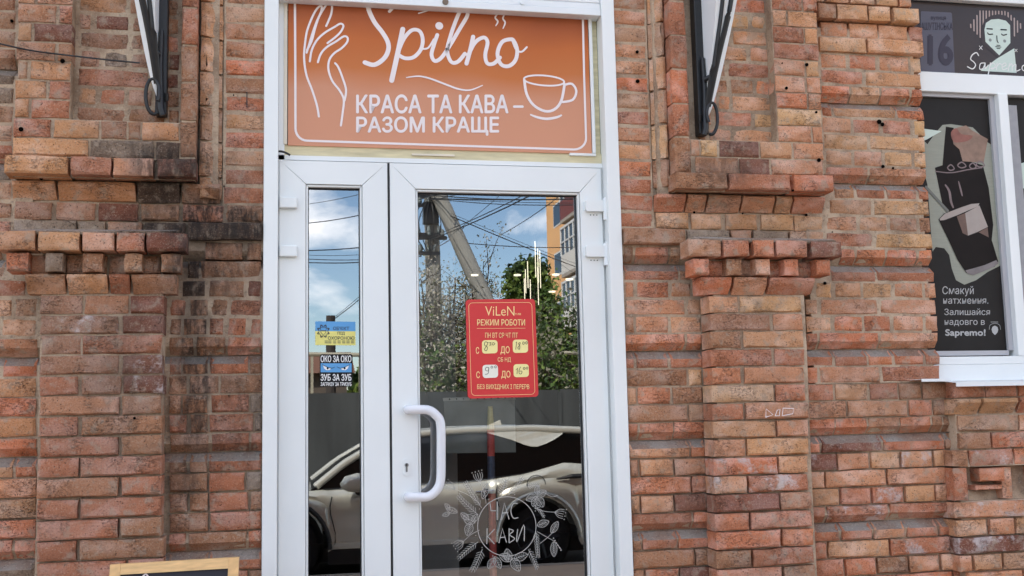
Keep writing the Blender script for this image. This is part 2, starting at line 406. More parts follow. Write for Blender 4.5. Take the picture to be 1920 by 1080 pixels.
class Wall:
    def __init__(s, root): s.root = root; s.cand = []; s.extra = []
    def brick(s, x0, x1, z0, z1, y, kind='plain', code='A', e=0, rot=0, extra=False, joint=.0048):
        """world extents incl. no joint; rot: 0 lying, 1 local z->+X, -1 local z->-X"""
        s.__dict__.setdefault('n', 0)
        (s.extra if extra else s.cand).append((x0, x1, z0, z1, y, kind, code, e, rot))
    def finish(s, limit=296):
        s.cand.sort(key=lambda b: -(b[1] - b[0]) * (b[3] - b[2]) if at else 0)
        keep, rest = s.cand[:limit], s.cand[limit:] + s.extra
        for (x0, x1, z0, z1, y, kind, code, e, rot) in keep:
            w_, h_ = x1 - x0, z1 - z0
            if rot: w_, h_ = h_, w_
            me, V, Fc, mi, cls = get_brick(w_, h_, kind)
            o = bpy.data.objects.new('brick', me); COL.objects.link(o); o.parent = s.root
            o.location = ((x0 + x1) / 2, y + random.uniform(-.0022, .0022), (z0 + z1) / 2)
            o.scale = (w_ / cls * random.choice((1, 1)), 1, h_ / .066)
            o.rotation_euler = (random.gauss(0, R(.6)), rot * R(90) + random.gauss(0, R(.35)), random.gauss(0, R(.5)))
            o.color = bcol(code, e)
        if rest:
            vs, fs, ms, cs = [], [], [], []
            for (x0, x1, z0, z1, y, kind, code, e, rot) in rest:
                w_, h_ = x1 - x0, z1 - z0
                if rot: w_, h_ = h_, w_
                me, V, Fc, mi, cls = get_brick(w_, h_, kind)
                k = len(vs); c = bcol(code, e); rr = Matrix.Rotation(rot * R(90) + random.gauss(0, R(.3)), 3, 'Y')
                for v in V:
                    p = rr @ Vector((v[0] * w_ / cls, v[1], v[2] * h_ / .066)); vs.append((p.x + (x0 + x1) / 2, p.y + y, p.z + (z0 + z1) / 2)); cs += c
                fs += [tuple(i + k for i in q) for q in Fc]; ms += mi
            o = link('bricks', vs, fs, [M_BRICKS, M_CEMENT], s.root); o['kind'] = 'stuff'
            me = o.data
            at_ = me.color_attributes.new('col', 'FLOAT_COLOR', 'POINT'); at_.data.foreach_set('color', cs)
            me.polygons.foreach_set('material_index', ms); me.shade_smooth(); me.set_sharp_from_angle(angle=R(38))
def backing(root, x0, x1, k0, k1, y, rec=.0062, grooves=(), back=.16, m=None, name='mortar'):
    """mortar body of a zone; profile follows the chamfered courses at the grooves (list of line numbers)"""
    prof = []; cem = []
    k = k0
    while k < k1:
        if k in grooves: cem.append(len(prof)); prof += [(y + rec + .042, zl(k)), (y + rec + .005, zl(k) - PC * .42)]
        else: prof += [(y + rec + (recf(k) if callable(recf) else 0), zl(k))]
        if k + 1 in grooves: prof += [(y + rec + .003, zl(k) - PC * .50), (y + rec + .041, zl(k + 1))]
        k += 1
    prof.append((y + rec, zl(k1)))
    n = len(prof); v = [(x0, a, b) for a, b in prof] + [(x1, a, b) for a, b in prof] + [(x0, back, prof[0][1]), (x1, back, prof[0][1]), (x0, back, prof[-1][1]), (x1, back, prof[-1][1])]
    f = [(i, i + 1, n + i + 1, n + i) for i in range(n - 1)]
    f += [tuple(range(n)) + (2 * n + 2, 2 * n), tuple(range(2 * n - 1, n - 1, -1)) + (2 * n + 1, 2 * n + 3), (0, n, 2 * n + 1, 2 * n)]
    o = link(name, v, f, [m or M_MORTAR, M_CEMENT], root)
    for i in cem:
        o.data.polygons[i].material_index = 1
        if i: o.data.polygons[i - 1].material_index = 1
    return o
recf = lambda k: (0 if k < 21 else min(.020, (k - 20) * .0028))
GR = (0, 5, 10, 15, 20, 25, 30, 35, 40)
def kindof(k): return 'cb' if k + 1 in GR else 'ct' if k in GR else 'plain'
def ymid(x, k, y): # photo row of course k at column x
    z = zl(k + .5); lo, hi = -400., 1500.
    for _ in range(30):
        m_ = (lo + hi) / 2
        if at(x, m_, y).z > z: lo = m_
        else: hi = m_
    return lo
def row(wall, k, spec, y=0., kind='plain', z0=None, z1=None):
    """spec: 'x0-x1C x0-x1Ce ...' photo columns of each brick on course k"""
    for s in spec.split():
        e = 0
        if s[-1] == 'e': e = 1; s = s[:-1]
        code = s[-1]; a, b = s[:-1].split('-') if s[0] != '_' else (s[1:-1].split('-')[0], s[1:-1].split('-')[1])
        a = float(a) * (-1 if s[0] == '_' else 1); b = float(b)
        yy = ymid((a + b) / 2, k, y); xa, xb = at(a, yy, y).x, at(b, yy, y).x
        wall.brick(xa - .0005, xb + .0005, (zl(k + 1) if z1 is None else z1) + .0030, (zl(k) if z0 is None else z0) - .0030, y, kind, code, e)
def auto(wall, x0, x1, k0, k1, y, grooves=True, codes='DEADCM', pattern=(.135, .28)):
    for k in range(k0, k1):
        x = x0; i = k % 2
        while x < x1 - .02:
            w_ = pattern[i % len(pattern)] * random.uniform(.96, 1.03); i += 1
            if x1 - (x + w_) < .05: w_ = x1 - x
            wall.brick(x + .005, min(x + w_, x1) - .005, zl(k + 1) + .004, zl(k) - .004, y, kindof(k) if grooves else 'plain', random.choice(codes), 0, extra=True)
            x += w_
def X(px, y=0., py=540): return at(px, py, y).x

# ================================================================== BRICK WALL RIGHT OF THE DOOR
wr = thing('brick_wall', 'weathered brick wall right of the glass door, with a corbelled pilaster and a window recess', 'wall')
RW = Wall(wr)
xj = X(1169) - .01                                                     # door opening edge
x_fl = X(1218, 0, 200); x_m1 = X(1251, -.04, 200); x_s0, x_s1 = X(1262, -.10, 200), X(1293, -.10, 200)
x_st0, x_st1 = X(1456, -.10, 200), X(1541, -.10, 200); x_win = X(1745, 0, 540)
backing(wr, xj, x_fl + .002, -4, 13, 0)                                 # flat strip beside the frame
backing(wr, x_fl + .002, x_st1 - .05, -4, 14, .012, rec=.006)                     # behind the sunk panel
backing(wr, x_fl + .02, x_m1, -4, 11, -.03, rec=.012, back=.01)
backing(wr, x_m1 + .012, x_s1 - .004, -4, 10, -.094, back=.01)
backing(wr, x_s1 - .004, x_st0 + .004, -4, 8, -.024, rec=-.002, back=.011)
backing(wr, x_st0 + .004, x_st1 - .004, -4, 10, -.094, back=.011)
backing(wr, x_s1 - .004, x_st0 + .004, 8, 10, -.094, back=.011)
backing(wr, x_m1 + .012, x_st1 + .004, 10, 11, -.094, rec=.02, back=.011)
backing(wr, xj, X(1330), 13, 46, 0, grooves=GR)
x_sh0, x_sh1 = X(1338, -.11, 560) , X(1512, -.11, 560)
backing(wr, x_sh0 + .004, x_sh1 - .004, 14, 46, -.104, back=.011, rec=.007)
backing(wr, x_st1 - .05, x_win - .006, -4, 22, 0, grooves=GR)
xo = X(1796, -.065, 800)
backing(wr, x_sh1 - .02, xo + .03, 22, 46, 0, grooves=GR)
for k in range(-4, -1): auto(RW, xj, x_fl, k, k + 1, 0, False, 'AABD', (.13, .13))
for k, c in zip(range(-1, 13), 'EAHAACHDABCDD'+'D'):
    RW.brick(xj, x_fl - .003, zl(k + 1) + .0045, zl(k) - .0045, 0, 'plain', c)
def vcol(wall, x0, x1, ys, codes, y, kind, rot, px):
    zs = [at(px, v, y).z for v in ys]
    for a, b, c in zip(zs[:-1], zs[1:], codes): wall.brick(x0, x1, b + .004, a - .004, y, kind, c, 0, rot)
vcol(RW, x_fl + .006, x_m1, [-60, -22, 39, 104, 166, 230, 296, 350], 'BBHBHBE', -.042, 'mold', 1, 1235)
vcol(RW, x_s0, x_s1, [-120, -64, 2 - 2, 65, 128, 193, 256, 324], 'DDCDCDE', -.10, 'plain', 1, 1275)
N_ = -.03
row(RW, -3, '1300-1360A 1364-1440B', N_); row(RW, -2, '1300-1390B 1394-1437L', N_)
row(RW, -1, '1300-1368D 1372-1436C', N_); row(RW, 0, '1300-1350E 1354-1404L 1409-1437L', N_); row(RW, 1, '1300-1370E 1374-1439L', N_)
row(RW, 2, '1302-1330E 1335-1402L 1407-1441A', N_); row(RW, 3, '1302-1361E 1366-1443D', N_); row(RW, 4, '1304-1366E 1371-1413E 1418-1444C', N_)
row(RW, 5, '1306-1345D 1348-1370A 1374-1446A', N_); row(RW, 6, '1306-1337E 1342-1410D 1415-1448L', N_); row(RW, 7, '1308-1325E 1329-1372A 1376-1450A', N_)
T_ = -.10
for k in (-3, -2): row(RW, k, '1449-1530A' if k % 2 else '1449-1500D 1504-1530A', T_)
row(RW, -1, '1449-1504D 1508-1533D', T_); row(RW, 0, '1451-1475L 1479-1533L', T_); row(RW, 1, '1452-1508D 1512-1534L', T_); row(RW, 2, '1453-1536D', T_)
row(RW, 3, '1454-1510A 1514-1537B', T_); row(RW, 4, '1455-1511A 1515-1539A', T_); row(RW, 5, '1458-1514D 1519-1541A', T_); row(RW, 6, '1460-1541L', T_)
row(RW, 7, '1461-1522A 1526-1543A', T_); row(RW, 8, '1297-1312E 1316-1345G 1351-1424F 1428-1485B 1490-1545A', T_); row(RW, 9, '1306-1385E 1389-1444F 1449-1545A', T_)
row(RW, 10, '1269-1365E 1369-1483D 1491-1564C', -.135)
row(RW, 11, '1233-1288D 1292-1327A 1331-1392A 1396-1454A 1458-1488B 1492-1550D', -.042, 'mold')
row(RW, 12, '1231-1291B 1298-1354B 1363-1420G 1428-1488G 1492-1545B', 0)
row(RW, 13, '1172-1286E', -.03); row(RW, 13, '1290-1370I 1373-1410E 1414-1480I 1484-1545H', -.015)
row(RW, 14, '1293-1353E 1358-1406D 1414-1452D 1458-1515D 1524-1580F', -.205)
RW.brick(X(1296, -.14, 470), X(1560, -.14, 470), zl(14) - .012, zl(14) + .014, -.19, 'ct', 'I')     # cement fillet over the corona
row(RW, 15, '1312-1372D 1376-1440E 1444-1535D', -.12)
for a, b, c in ((1302, 1331, 'C'), (1365, 1392, 'E'), (1418, 1445, 'A'), (1472, 1498, 'C'), (1532, 1558, 'C')): row(RW, 15, '%d-%d%s' % (a, b, c), -.18)
row(RW, 16, '1316-1374C 1379-1441A 1446-1531D', -.158, 'cav')
for k, s in zip(range(17, 33), ('1331-1385A 1389-1504L', '1333-1445M 1452-1506A', '1334-1390E 1396-1508B', '1334-1448D 1454-1510D', '1337-1391C 1398-1509A', '1336-1452B 1457-1511C',
        '1337-1396D 1400-1517A', '1338-1455B 1459-1517A', '1340-1398A 1403-1517G', '1340-1458Ce 1462-1516A', '1341-1401Ae 1406-1516De', '1343-1462Fe 1466-1523M',
        '1343-1406D 1410-1524D', '1345-1465C 1469-1527C', '1345-1410E 1414-1527D', '1348-1468D 1472-1530E')):
    row(RW, k, s, -.11)
for k, s in zip(range(14, 33), ('1171-1188E 1193-1254D 1259-1276H', '1172-1272D 1276-1300E', '1173-1189A 1194-1254D 1258-1296E', '1173-1285A 1289-1316H', '1174-1189E 1193-1253A 1259-1316A',
        '1175-1285C 1290-1318C', '1175-1189D 1194-1253D 1258-1318D', '1177-1288E 1293-1318G', '1178-1194H 1198-1258C 1263-1319E', '1179-1290E 1294-1324H', '1180-1197D 1201-1263D 1266-1325C',
        '1182-1293A 1297-1324C', '1183-1197E 1202-1263A 1267-1327A', '1184-1295C 1299-1329D', '1185-1200B 1204-1264A 1267-1329F', '1186-1299D 1303-1331C', '1187-1203E 1207-1270D 1273-1333C',
        '1189-1303E 1306-1336E', '1190-1208E 1212-1274D 1278-1337F')):
    row(RW, k, s, 0, kindof(k))
OUT = {-1: ('1536-1569E 1572-1628B 1631-1670L 1678-1725L', -.035), 0: ('1540-1590A 1594-1646A 1650-1702A 1707-1731D', 0), 1: ('1540-1625B 1629-1732L', -.02), 2: ('1540-1588A 1593-1643D 1649-1704A 1708-1728B', 0),
   3: ('1540-1619D 1624-1728B', 0), 4: ('1542-1594C 1598-1651B 1655-1707C 1712-1731C', 0), 5: ('1543-1560D 1564-1680B 1684-1733C', 0), 6: ('1544-1596A 1600-1650D 1655-1709D 1715-1735L', 0),
   7: ('1546-1628B 1632-1736G', 0), 8: ('1549-1599B 1603-1654A 1659-1711B 1715-1737L', 0), 9: ('1550-1628D 1633-1738A', 0), 10: ('1566-1602L 1608-1660D 1665-1719D 1724-1742D', 0),
   11: ('1556-1635B 1640-1743B', 0), 12: ('1549-1607A 1611-1664B 1668-1721E 1725-1746E', 0), 13: ('1550-1638D 1643-1749G', 0), 14: ('1580-1604C 1608-1661C 1666-1720C 1724-1750C', 0),
   15: ('1560-1641D 1645-1752D', 0), 16: ('1531-1560G 1566-1615A 1620-1673L 1677-1731A 1735-1756A', 0), 17: ('1512-1534H 1540-1646A 1651-1756A', 0),
   18: ('1514-1560B 1565-1618C 1622-1670D 1676-1732A 1737-1759A', 0), 19: ('1514-1534D 1539-1649C 1654-1760A', 0), 20: ('1514-1562D 1567-1626D 1630-1674C 1679-1733D 1737-1763D', 0),
   21: ('1515-1534C 1539-1650A 1655-1763D', 0), 22: ('1516-1563D 1568-1628B 1633-1684D 1688-1728E 1732-1790E', 0), 23: ('1518-1588A 1592-1702A 1707-1749D 1753-1796E', 0),  # brown right-end bricks in these courses carry the shade under the sill as colour
   24: ('1520-1567C 1570-1628C 1631-1688A 1691-1747C 1751-1769E 1773-1800E', 0), 25: ('1521-1538C 1543-1654Fe 1659-1771C 1775-1800E', 0),
   26: ('1521-1570Fe 1573-1631A 1636-1688B 1692-1749Ae 1754-1772B 1776-1802E', 0), 27: ('1521-1547Ae 1550-1662A 1667-1775A', 0), 28: ('1526-1574B 1579-1634D 1638-1695De 1700-1753B 1757-1777A', 0),
   29: ('1527-1549D 1554-1666De 1671-1781D', 0), 30: ('1529-1575D 1580-1636D 1641-1699A 1703-1760D 1764-1784D', 0), 31: ('1531-1551D 1556-1668B 1673-1784De', 0),
   32: ('1532-1583D 1588-1643D 1648-1704E 1708-1763A 1768-1800A', 0)}
for k, (s, y) in OUT.items(): row(RW, k, s, y, 'plain' if k in (-1, 0, 1) else kindof(k))
auto(RW, x_st1 - .03, x_win - .01, -4, -1, -.035, False, 'ABLD', (.12, .12, .13))
auto(RW, X(1290), x_st1, -4, -3, -.05, False, 'ABLD')
auto(RW, xj, X(1338), 33, 46, 0); auto(RW, x_sh0, x_sh1, 33, 46, -.11, False); auto(RW, x_sh1, xo + .05, 33, 46, 0)
# pilaster under the window
P_ = -.065; xe = 4.4
backing(wr, xo + .004, xe, 21.5 if False else 22, 27, P_ + .002, back=.011)
backing(wr, xo + .004, xe, 27, 29, 0.0, back=.012, rec=.0)
backing(wr, xo + .004, xe, 29, 46, P_ + .002, back=.011)
row(RW, 22, '1790-1848D 1851-1908D 1911-1965D', P_); row(RW, 23, '1796-1842L 1847-1912L 1916-1975C', -.095, 'mold'); row(RW, 24, '1799-1910H 1914-1975A', P_)
row(RW, 25, '1800-1859E 1863-1930C', P_); row(RW, 26, '1787-1815E 1820-1900De 1904-1960C', P_)
row(RW, 29, '1793-1925Ae', P_); row(RW, 30, '1796-1853B 1858-1903A 1907-1960G', P_); row(RW, 31, '1798-1935Fe', P_); row(RW, 32, '1803-1825A 1829-1880B 1885-1960H', P_)
xa = X(1791, P_, 910); RW.brick(xa, xa + .066, zl(29) + .005, zl(27) - .005, P_, 'plain', 'D', 0, 1)
xa = X(1838, -.055, 890); RW.brick(xa, xa + .125, zl(28) + .006, zl(27) - .008, -.055, 'plain', 'C')
RW.brick(xa - .02, xa + .115, zl(28) - .028, zl(28) - .008, -.05, 'plain', 'C')
xa = X(1886, P_, 910); RW.brick(xa, xa + .05, zl(29) + .005, zl(27) - .005, -.045, 'plain', 'A', 0, 1)
xa = X(1945, P_, 910); RW.brick(xa, xa + .066, zl(29) + .005, zl(27) - .005, P_, 'plain', 'D', 0, 1)
auto(RW, X(1965, P_, 800), xe, 22, 27, P_, False); auto(RW, X(1980, P_, 900), xe, 27, 29, P_, False); auto(RW, X(1965, P_, 1000), xe, 29, 33, P_, False); auto(RW, xo, xe, 33, 46, P_, False)
RW.finish()

# ================================================================== BRICK WALL LEFT OF THE DOOR
wl_ = thing('brick_wall', 'soot-stained brick wall left of the glass door, with a dentilled pilaster behind the chalkboard', 'wall')
LW = Wall(wl_)
TONE = .86
XE = -2.6
yj = X(493) + .01
xf = X(420, 0, 200); xm = X(375, -.04, 200); xs0, xs1 = X(338, -.10, 200), X(369, -.10, 200); xt0, xt1 = X(28, -.10, 200), X(135, -.10, 100)
backing(wl_, xf - .002, yj, -4, 13, 0)
backing(wl_, xt0 + .05, xf - .002, -4, 14, .012)
backing(wl_, xm, xf - .02, -4, 11, -.03, rec=.012, back=.01)
backing(wl_, xs0 + .004, xm - .012, -4, 10, -.094, back=.01)
backing(wl_, xt1 - .004, xs0 + .004, -4, 8, -.024, rec=-.002, back=.011)
backing(wl_, xt0 + .004, xt1 - .004, -4, 10, -.094, back=.011)
backing(wl_, xt1 - .004, xs0 + .004, 8, 10, -.094, back=.011)
backing(wl_, xt0 - .004, xm - .012, 10, 11, -.094, rec=.02, back=.011)
backing(wl_, X(296), yj, 13, 46, 0, grooves=GR)
xh0, xh1 = X(70, -.11, 700), X(307, -.11, 560)
backing(wl_, xh0 + .004, xh1 - .004, 14, 46, -.104, back=.011, rec=.006)
backing(wl_, XE, xh0 + .02, 14, 46, 0, grooves=GR); backing(wl_, XE, xt0 + .05, -4, 14, 0, grooves=GR)
for k, c in zip(range(-3, 13), 'AABABAACECGCHDDE'): LW.brick(xf + .004, yj - .002, zl(k + 1) + .0045, zl(k) - .0045, 0, 'plain', c)
vcol(LW, xm, xf - .006, [-60, 2, 68, 133, 198, 262, 330, 372], 'BBBBHBB', -.042, 'mold', -1, 400)
vcol(LW, xs0, xs1, [-120, -56, 12, 83, 154, 226, 296], 'DDDEEE', -.10, 'plain', 1, 350)
row(LW, -3, '148-230M 234-330D', N_); row(LW, -2, '150-190M 194-270M 274-334E', N_); row(LW, -1, '150-240M 244-334E', N_); row(LW, 0, '150-205M 210-290M 294-335E', N_)  # darker bricks at the right end have the bracket's shade put into their colour
row(LW, 1, '149-238B 243-300M 304-335E', N_); row(LW, 2, '148-171M 177-243F 248-300M 304-335E', N_); row(LW, 3, '150-241M 245-300M 304-336D', N_)
row(LW, 4, '149-189M 195-240I 245-312M 316-336F', N_); row(LW, 5, '147-279D 284-336F', N_); row(LW, 6, '146-181B 187-234D 240-285M 289-336E', N_); row(LW, 7, '143-236M 241-312E 316-336E', N_)
row(LW, -2, '30-90A 94-135D', T_); row(LW, -1, '30-60A 64-135M', T_)
row(LW, 0, '32-110A 114-135L', T_); row(LW, 1, '34-63L 70-135A', T_); row(LW, 2, '34-104A 111-134D', T_); row(LW, 3, '33-57G 63-134F', T_); row(LW, 4, '31-102A 108-134E', T_)
row(LW, 5, '34-50H 56-131L', T_); row(LW, 6, '28-86B 91-130D', T_); row(LW, 7, '27-52B 59-129D', T_)
row(LW, 8, '25-94D 100-184G 189-236M 240-262E 267-335L', T_); row(LW, 9, '23-164G 169-288I 293-336K', T_)
row(LW, 10, '7-126G 132-207D 211-286A 294-366F', -.135)
row(LW, 11, '20-102L 106-252L 258-336K 341-412E', -.042, 'mold')
row(LW, 12, '26-96M 104-178M 185-258F 264-335E 342-420D 426-490E', 0)
row(LW, 13, '25-142I 146-196I 202-266E 270-346K', -.015); row(LW, 13, '352-490K', -.03)
row(LW, 14, '_6-64L 71-148L 154-214A 219-270D 275-350F', -.205); row(LW, 14, '384-455E 463-490E', 0)
LW.brick(X(25, -.14, 450), X(335, -.14, 450), zl(14) - .012, zl(14) + .014, -.19, 'ct', 'I')
row(LW, 15, '40-120A 124-200E 204-300E', -.12)
for a, b, c in ((10, 52, 'C'), (85, 117, 'I'), (155, 192, 'E'), (232, 265, 'H'), (302, 337, 'E')): row(LW, 15, '%d-%d%s' % (a, b, c), -.18)
row(LW, 15, '352-372K 377-490E', 0); row(LW, 16, '341-385K 391-458E 465-490F', 0)
row(LW, 16, '46-120L 124-200L 204-242D 246-330E', -.158, 'cav')
for k, s in zip(range(17, 33), ('74-153M 158-240A 244-307F', '75-221Me 229-306F', '77-150M 155-303D', '75-222M 229-303Fe', '74-146D 153-226M 230-305Fe', '74-222A 229-302E', '72-144D 152-303E',
        '74-221D 227-302E', '69-146D 151-303D', '69-221A 227-302D', '68-145D 151-302D', '68-220D 225-302E', '68-141D 148-306E', '68-234D 239-305D', '68-142D 148-304E', '67-225D 230-304D')):
    row(LW, k, s, -.11)
for k, s in zip(range(17, 33), ('318-349D 355-391E 395-427E 432-490D', '318-340E 344-388E 392-419D 427-461D 469-490D', '317-362E 369-423E 427-490D', '318-339D 343-389E 394-465D 469-490E',
        '317-349E 355-409E 413-490E', '317-338E 343-388E 396-466D 471-490I', '317-349D 357-388E 392-474D 478-490I', '319-391E 397-467D 471-490D', '317-349E 356-388E 392-490D', '317-388E 393-458D 463-490I',
        '317-350E 355-389E 393-465D 470-490E', '317-389E 394-490D', '317-348D 353-462E 466-490D', '317-389E 394-490D', '317-350D 355-464D 468-490E', '317-388E 393-490D')):
    row(LW, k, s, 0, kindof(k))
for k, s in {-1: '_40-30H', 0: '_30-28H', 1: '_40-29M', 2: '_20-28H', 3: '_35-28H', 4: '_20-27E', 5: '_40-27I', 6: '_22-25I', 7: '_40-24H', 8: '_20-22H', 9: '_40-22D', 10: '_25-20I', 11: '_35-20H',
             12: '_20-22E', 13: '_40-20D', 14: '_50-1E', 15: '_30-8H', 16: '_20-50D'}.items(): row(LW, k, s, 0, kindof(k))
for k, s in zip(range(17, 33), ('_30-22B 27-68H', '_60-_9A 2-69B' if False else '2-68B', '_60-68A', '_60-_1D' if False else '5-68C', '_60-66B', '_20-66C', '_60-66L', '_30-66C', '_50-22B 27-66D', '_10-66A', '_60-66B', '_10-65C', '_60-20C 26-65C', '_20-64I', '_60-64D', '_15-63D')):
    row(LW, k, s, 0, kindof(k))
auto(LW, XE, X(-62), -4, 46, 0)
auto(LW, X(-62), xh0 + .01, 33, 46, 0); auto(LW, xh0, xh1, 33, 46, -.11, False); auto(LW, X(316), yj, 33, 46, 0); auto(LW, X(-62), xt0, -4, -1, 0)
LW.finish()
for k in range(8):                                                     # old anchor holes and bolts
    pass
def holes(root, lst):
    for (px, py, r, y) in lst:
        m = MB(); c = at(px, py, y); rr = r / 560
        m.tube([c + Vector((0, .004, 0)), c + Vector((0, -.0012, 0))], [rr, rr * .92], 9); m.build('drill_hole', mat('deep_hole', (14, 11, 10), 1, noise=0, spec=0), root)
holes(wr, [(1195, 97, 4, -.006), (1196, 152, 5, -.006), (1513, 121, 4.5, -.107), (1475, 165, 4, -.107), (1531, 210, 3, -.107), (1536, 300, 5, -.107), (1487, 357, 3, -.14), (1467, 118, 1.8, -.107), (1656, 312, 4.5, -.008),
           (1675, 315, 3, -.008), (1512, 403, 3.5, -.006), (1561, 435, 1.6, -.006), (1547, 531, 4, -.008), (1302, 398, 3, -.008), (1393, 400, 2, -.006), (1649, 228, 6, -.008), (1655, 233, 5, -.008)])
holes(wl_, [(22, 39, 3.5, -.008), (117, 114, 5, -.108), (39, 242, 5, -.108), (77, 334, 4, -.05), (438, 178, 1.6, -.006), (420, 349, 2, -.006), (429, 742, 1.6, -.006), (252, 784, 3, -.118)])
m = MB(); m.tube([at(463, 172, -.008), at(463, 201, -.012)], .0022, 6); m.build('nail', M_IRON, wl_)
gp = Print(-.119, lambda a, b: (1150 + a * .2604, 540 + b * .2604))     # little chalk scratches on a brick of the right pilaster
for pts in ([(1098, 932), (1100, 870), (1150, 912), (1100, 930)], [(1165, 920), (1180, 880), (1200, 872), (1195, 920), (1165, 920)], [(1215, 920), (1222, 865), (1298, 868), (1292, 905), (1215, 920)]): gp.stroke(pts, 5, 1)
gp.build('chalk_scratches', M_PRINT, wr)

# ================================================================== BUILDING BODY
bb = thing('brick_building', 'brick shop building that carries the facade, door and window', 'building')
m_plain = mat('plain_brick_wall', (140, 95, 75), .9, noise=.2, nscale=8, bump=.004)
H_ = 9.5  # unseen upper part, height set so its shadow climbs the parked car's side
MB().box(-9, 13, .16, .42, zl(-4), H_).build('upper_wall', m_plain, bb)
MB().box(-9, XE, 0, .42, -.05, zl(-4)).build('side_wall', m_plain, bb)
MB().box(4.4, 13, 0, .42, -.05, zl(-4)).build('side_wall', m_plain, bb)
MB().box(-9, 13, -.02, .16, zl(-4), H_ + .1).build('upper_wall', m_plain, bb)
MB().box(-9, 13, 9.6, 9.9, -.05, H_).build('back_wall', m_plain, bb)
MB().box(-9, -8.7, .42, 9.6, -.05, H_).build('side_wall', m_plain, bb)
MB().box(12.7, 13, .42, 9.6, -.05, H_).build('side_wall', m_plain, bb)
MB().box(-9.2, 13.2, -.25, 10.1, H_ + .1, H_ + .35).build('roof', mat('roof_sheet', (90, 84, 82), .7), bb)
m_room = mat('grey_interior_paint', (64, 60, 58), .8, noise=.1)
MB().box(XE, -.12, .161, .3, -.05, zl(-4)).build('inner_wall', m_room, bb)
MB().box(1.44, 4.4, .161, .3, -.05, zl(-4)).build('inner_wall', m_room, bb)
MB().box(-.12, 1.44, .161, .3, 3.36, zl(-4)).build('inner_wall', m_room, bb)
MB().box(-2.2, 4.2, 7.6, 7.7, .35, 3.3).build('inner_wall', mat('dark_feature_wall', (46, 42, 42), .7), bb)
MB().box(-2.2, 4.2, .3, 7.6, .25, .35).build('floor', mat('dark_tile_floor', (58, 52, 48), .3), bb)
MB().box(-2.2, 4.2, .3, 7.6, 3.3, 3.36).build('ceiling', mat('dark_ceiling', (70, 68, 66), .8), bb)
MB().box(-2.3, -2.2, .3, 7.7, .25, 3.36).build('inner_wall', m_room, bb); MB().box(4.2, 4.3, .3, 7.7, .25, 3.36).build('inner_wall', m_room, bb)

# ================================================================== DOOR
door = thing('entrance_door', 'white double-leaf glass entrance door set between the two brick walls', 'door')
ZB = .34
tL0, tL1 = X(493.2, -.012), X(520.8, -.012); tR0, tR1 = X(1145.2, -.012), X(1169.5, -.012)
MB().box(tL0, tL1, -.012, .07, ZB, 3.45, .002).build('door_frame', M_WHITE, door)
MB().box(tR0, tR1, -.012, .07, ZB, 3.45, .002).build('door_frame', M_WHITE, door)
MB().box(tL0 + .002, tR1 - .002, -.03, .3, ZB - .16, ZB).build('threshold', mat('concrete_step', (150, 146, 140), .85, bump=.003), door)
LY = .045                                                               # front of the leaves
zt = at(730, 305, LY).z; zb = ZB + .03
lx0, lx1 = X(523, LY), X(728.5, LY); rx0, rx1 = X(732.5, LY), X(1137.5, LY, 640)
# jamb / reveal
MB().box(tL1 + .0005, lx0 + .02, .052, .14, ZB, 3.36).build('jamb', M_WHITE, door)
MB().box(rx1 + .0022, tR0 + .004, .058, .14, ZB, zt + .01).build('jamb', M_WHITE, door)
gx = [(X(578, .05), X(675.5, .05)), (X(785.5, .05), X(1087.5, .05))]
gz = [at(625, 351, .05).z, at(930, 362, .05).z]
def mitred(parent, ox0, ox1, oz0, oz1, ix0, ix1, iz0, iz1, yf, yb, m, nm):
    g = .0004; b = .003
    quads = [('top', [(ox0, oz1), (ox1, oz1), (ix1, iz1), (ix0, iz1)]), ('bot', [(ix0, iz0), (ix1, iz0), (ox1, oz0), (ox0, oz0)]),
             ('l', [(ox0, oz0), (ox0, oz1), (ix0, iz1), (ix0, iz0)]), ('r', [(ix1, iz0), (ix1, iz1), (ox1, oz1), (ox1, oz0)])]
    for nm_, q in quads:
        c = Vector((sum(p[0] for p in q) / 4, 0, sum(p[1] for p in q) / 4))
        mb = MB(); q2 = []
        for p in q:
            d = Vector((c.x - p[0], 0, c.z - p[1])); q2.append((p[0] + max(-b, min(b, d.x)) * .5, p[1] + max(-b, min(b, d.z)) * .5))
        n = 4
        qq = [(p[0] + (g if p[0] < c.x else -g), p[1] + (g if p[1] < c.z else -g)) for p in q]
        mb.add([(p[0], yf, p[1]) for p in q2] + [(p[0], yf + .003, p[1]) for p in qq] + [(p[0], yb, p[1]) for p in qq],
               [(0, 1, 2, 3)] + [(i, i + 4, (i + 1) % 4 + 4, (i + 1) % 4) for i in range(4)] + [(i + 4, i + 8, (i + 1) % 4 + 8, (i + 1) % 4 + 4) for i in range(4)] + [(11, 10, 9, 8)])
        mb.build(nm, m, parent)
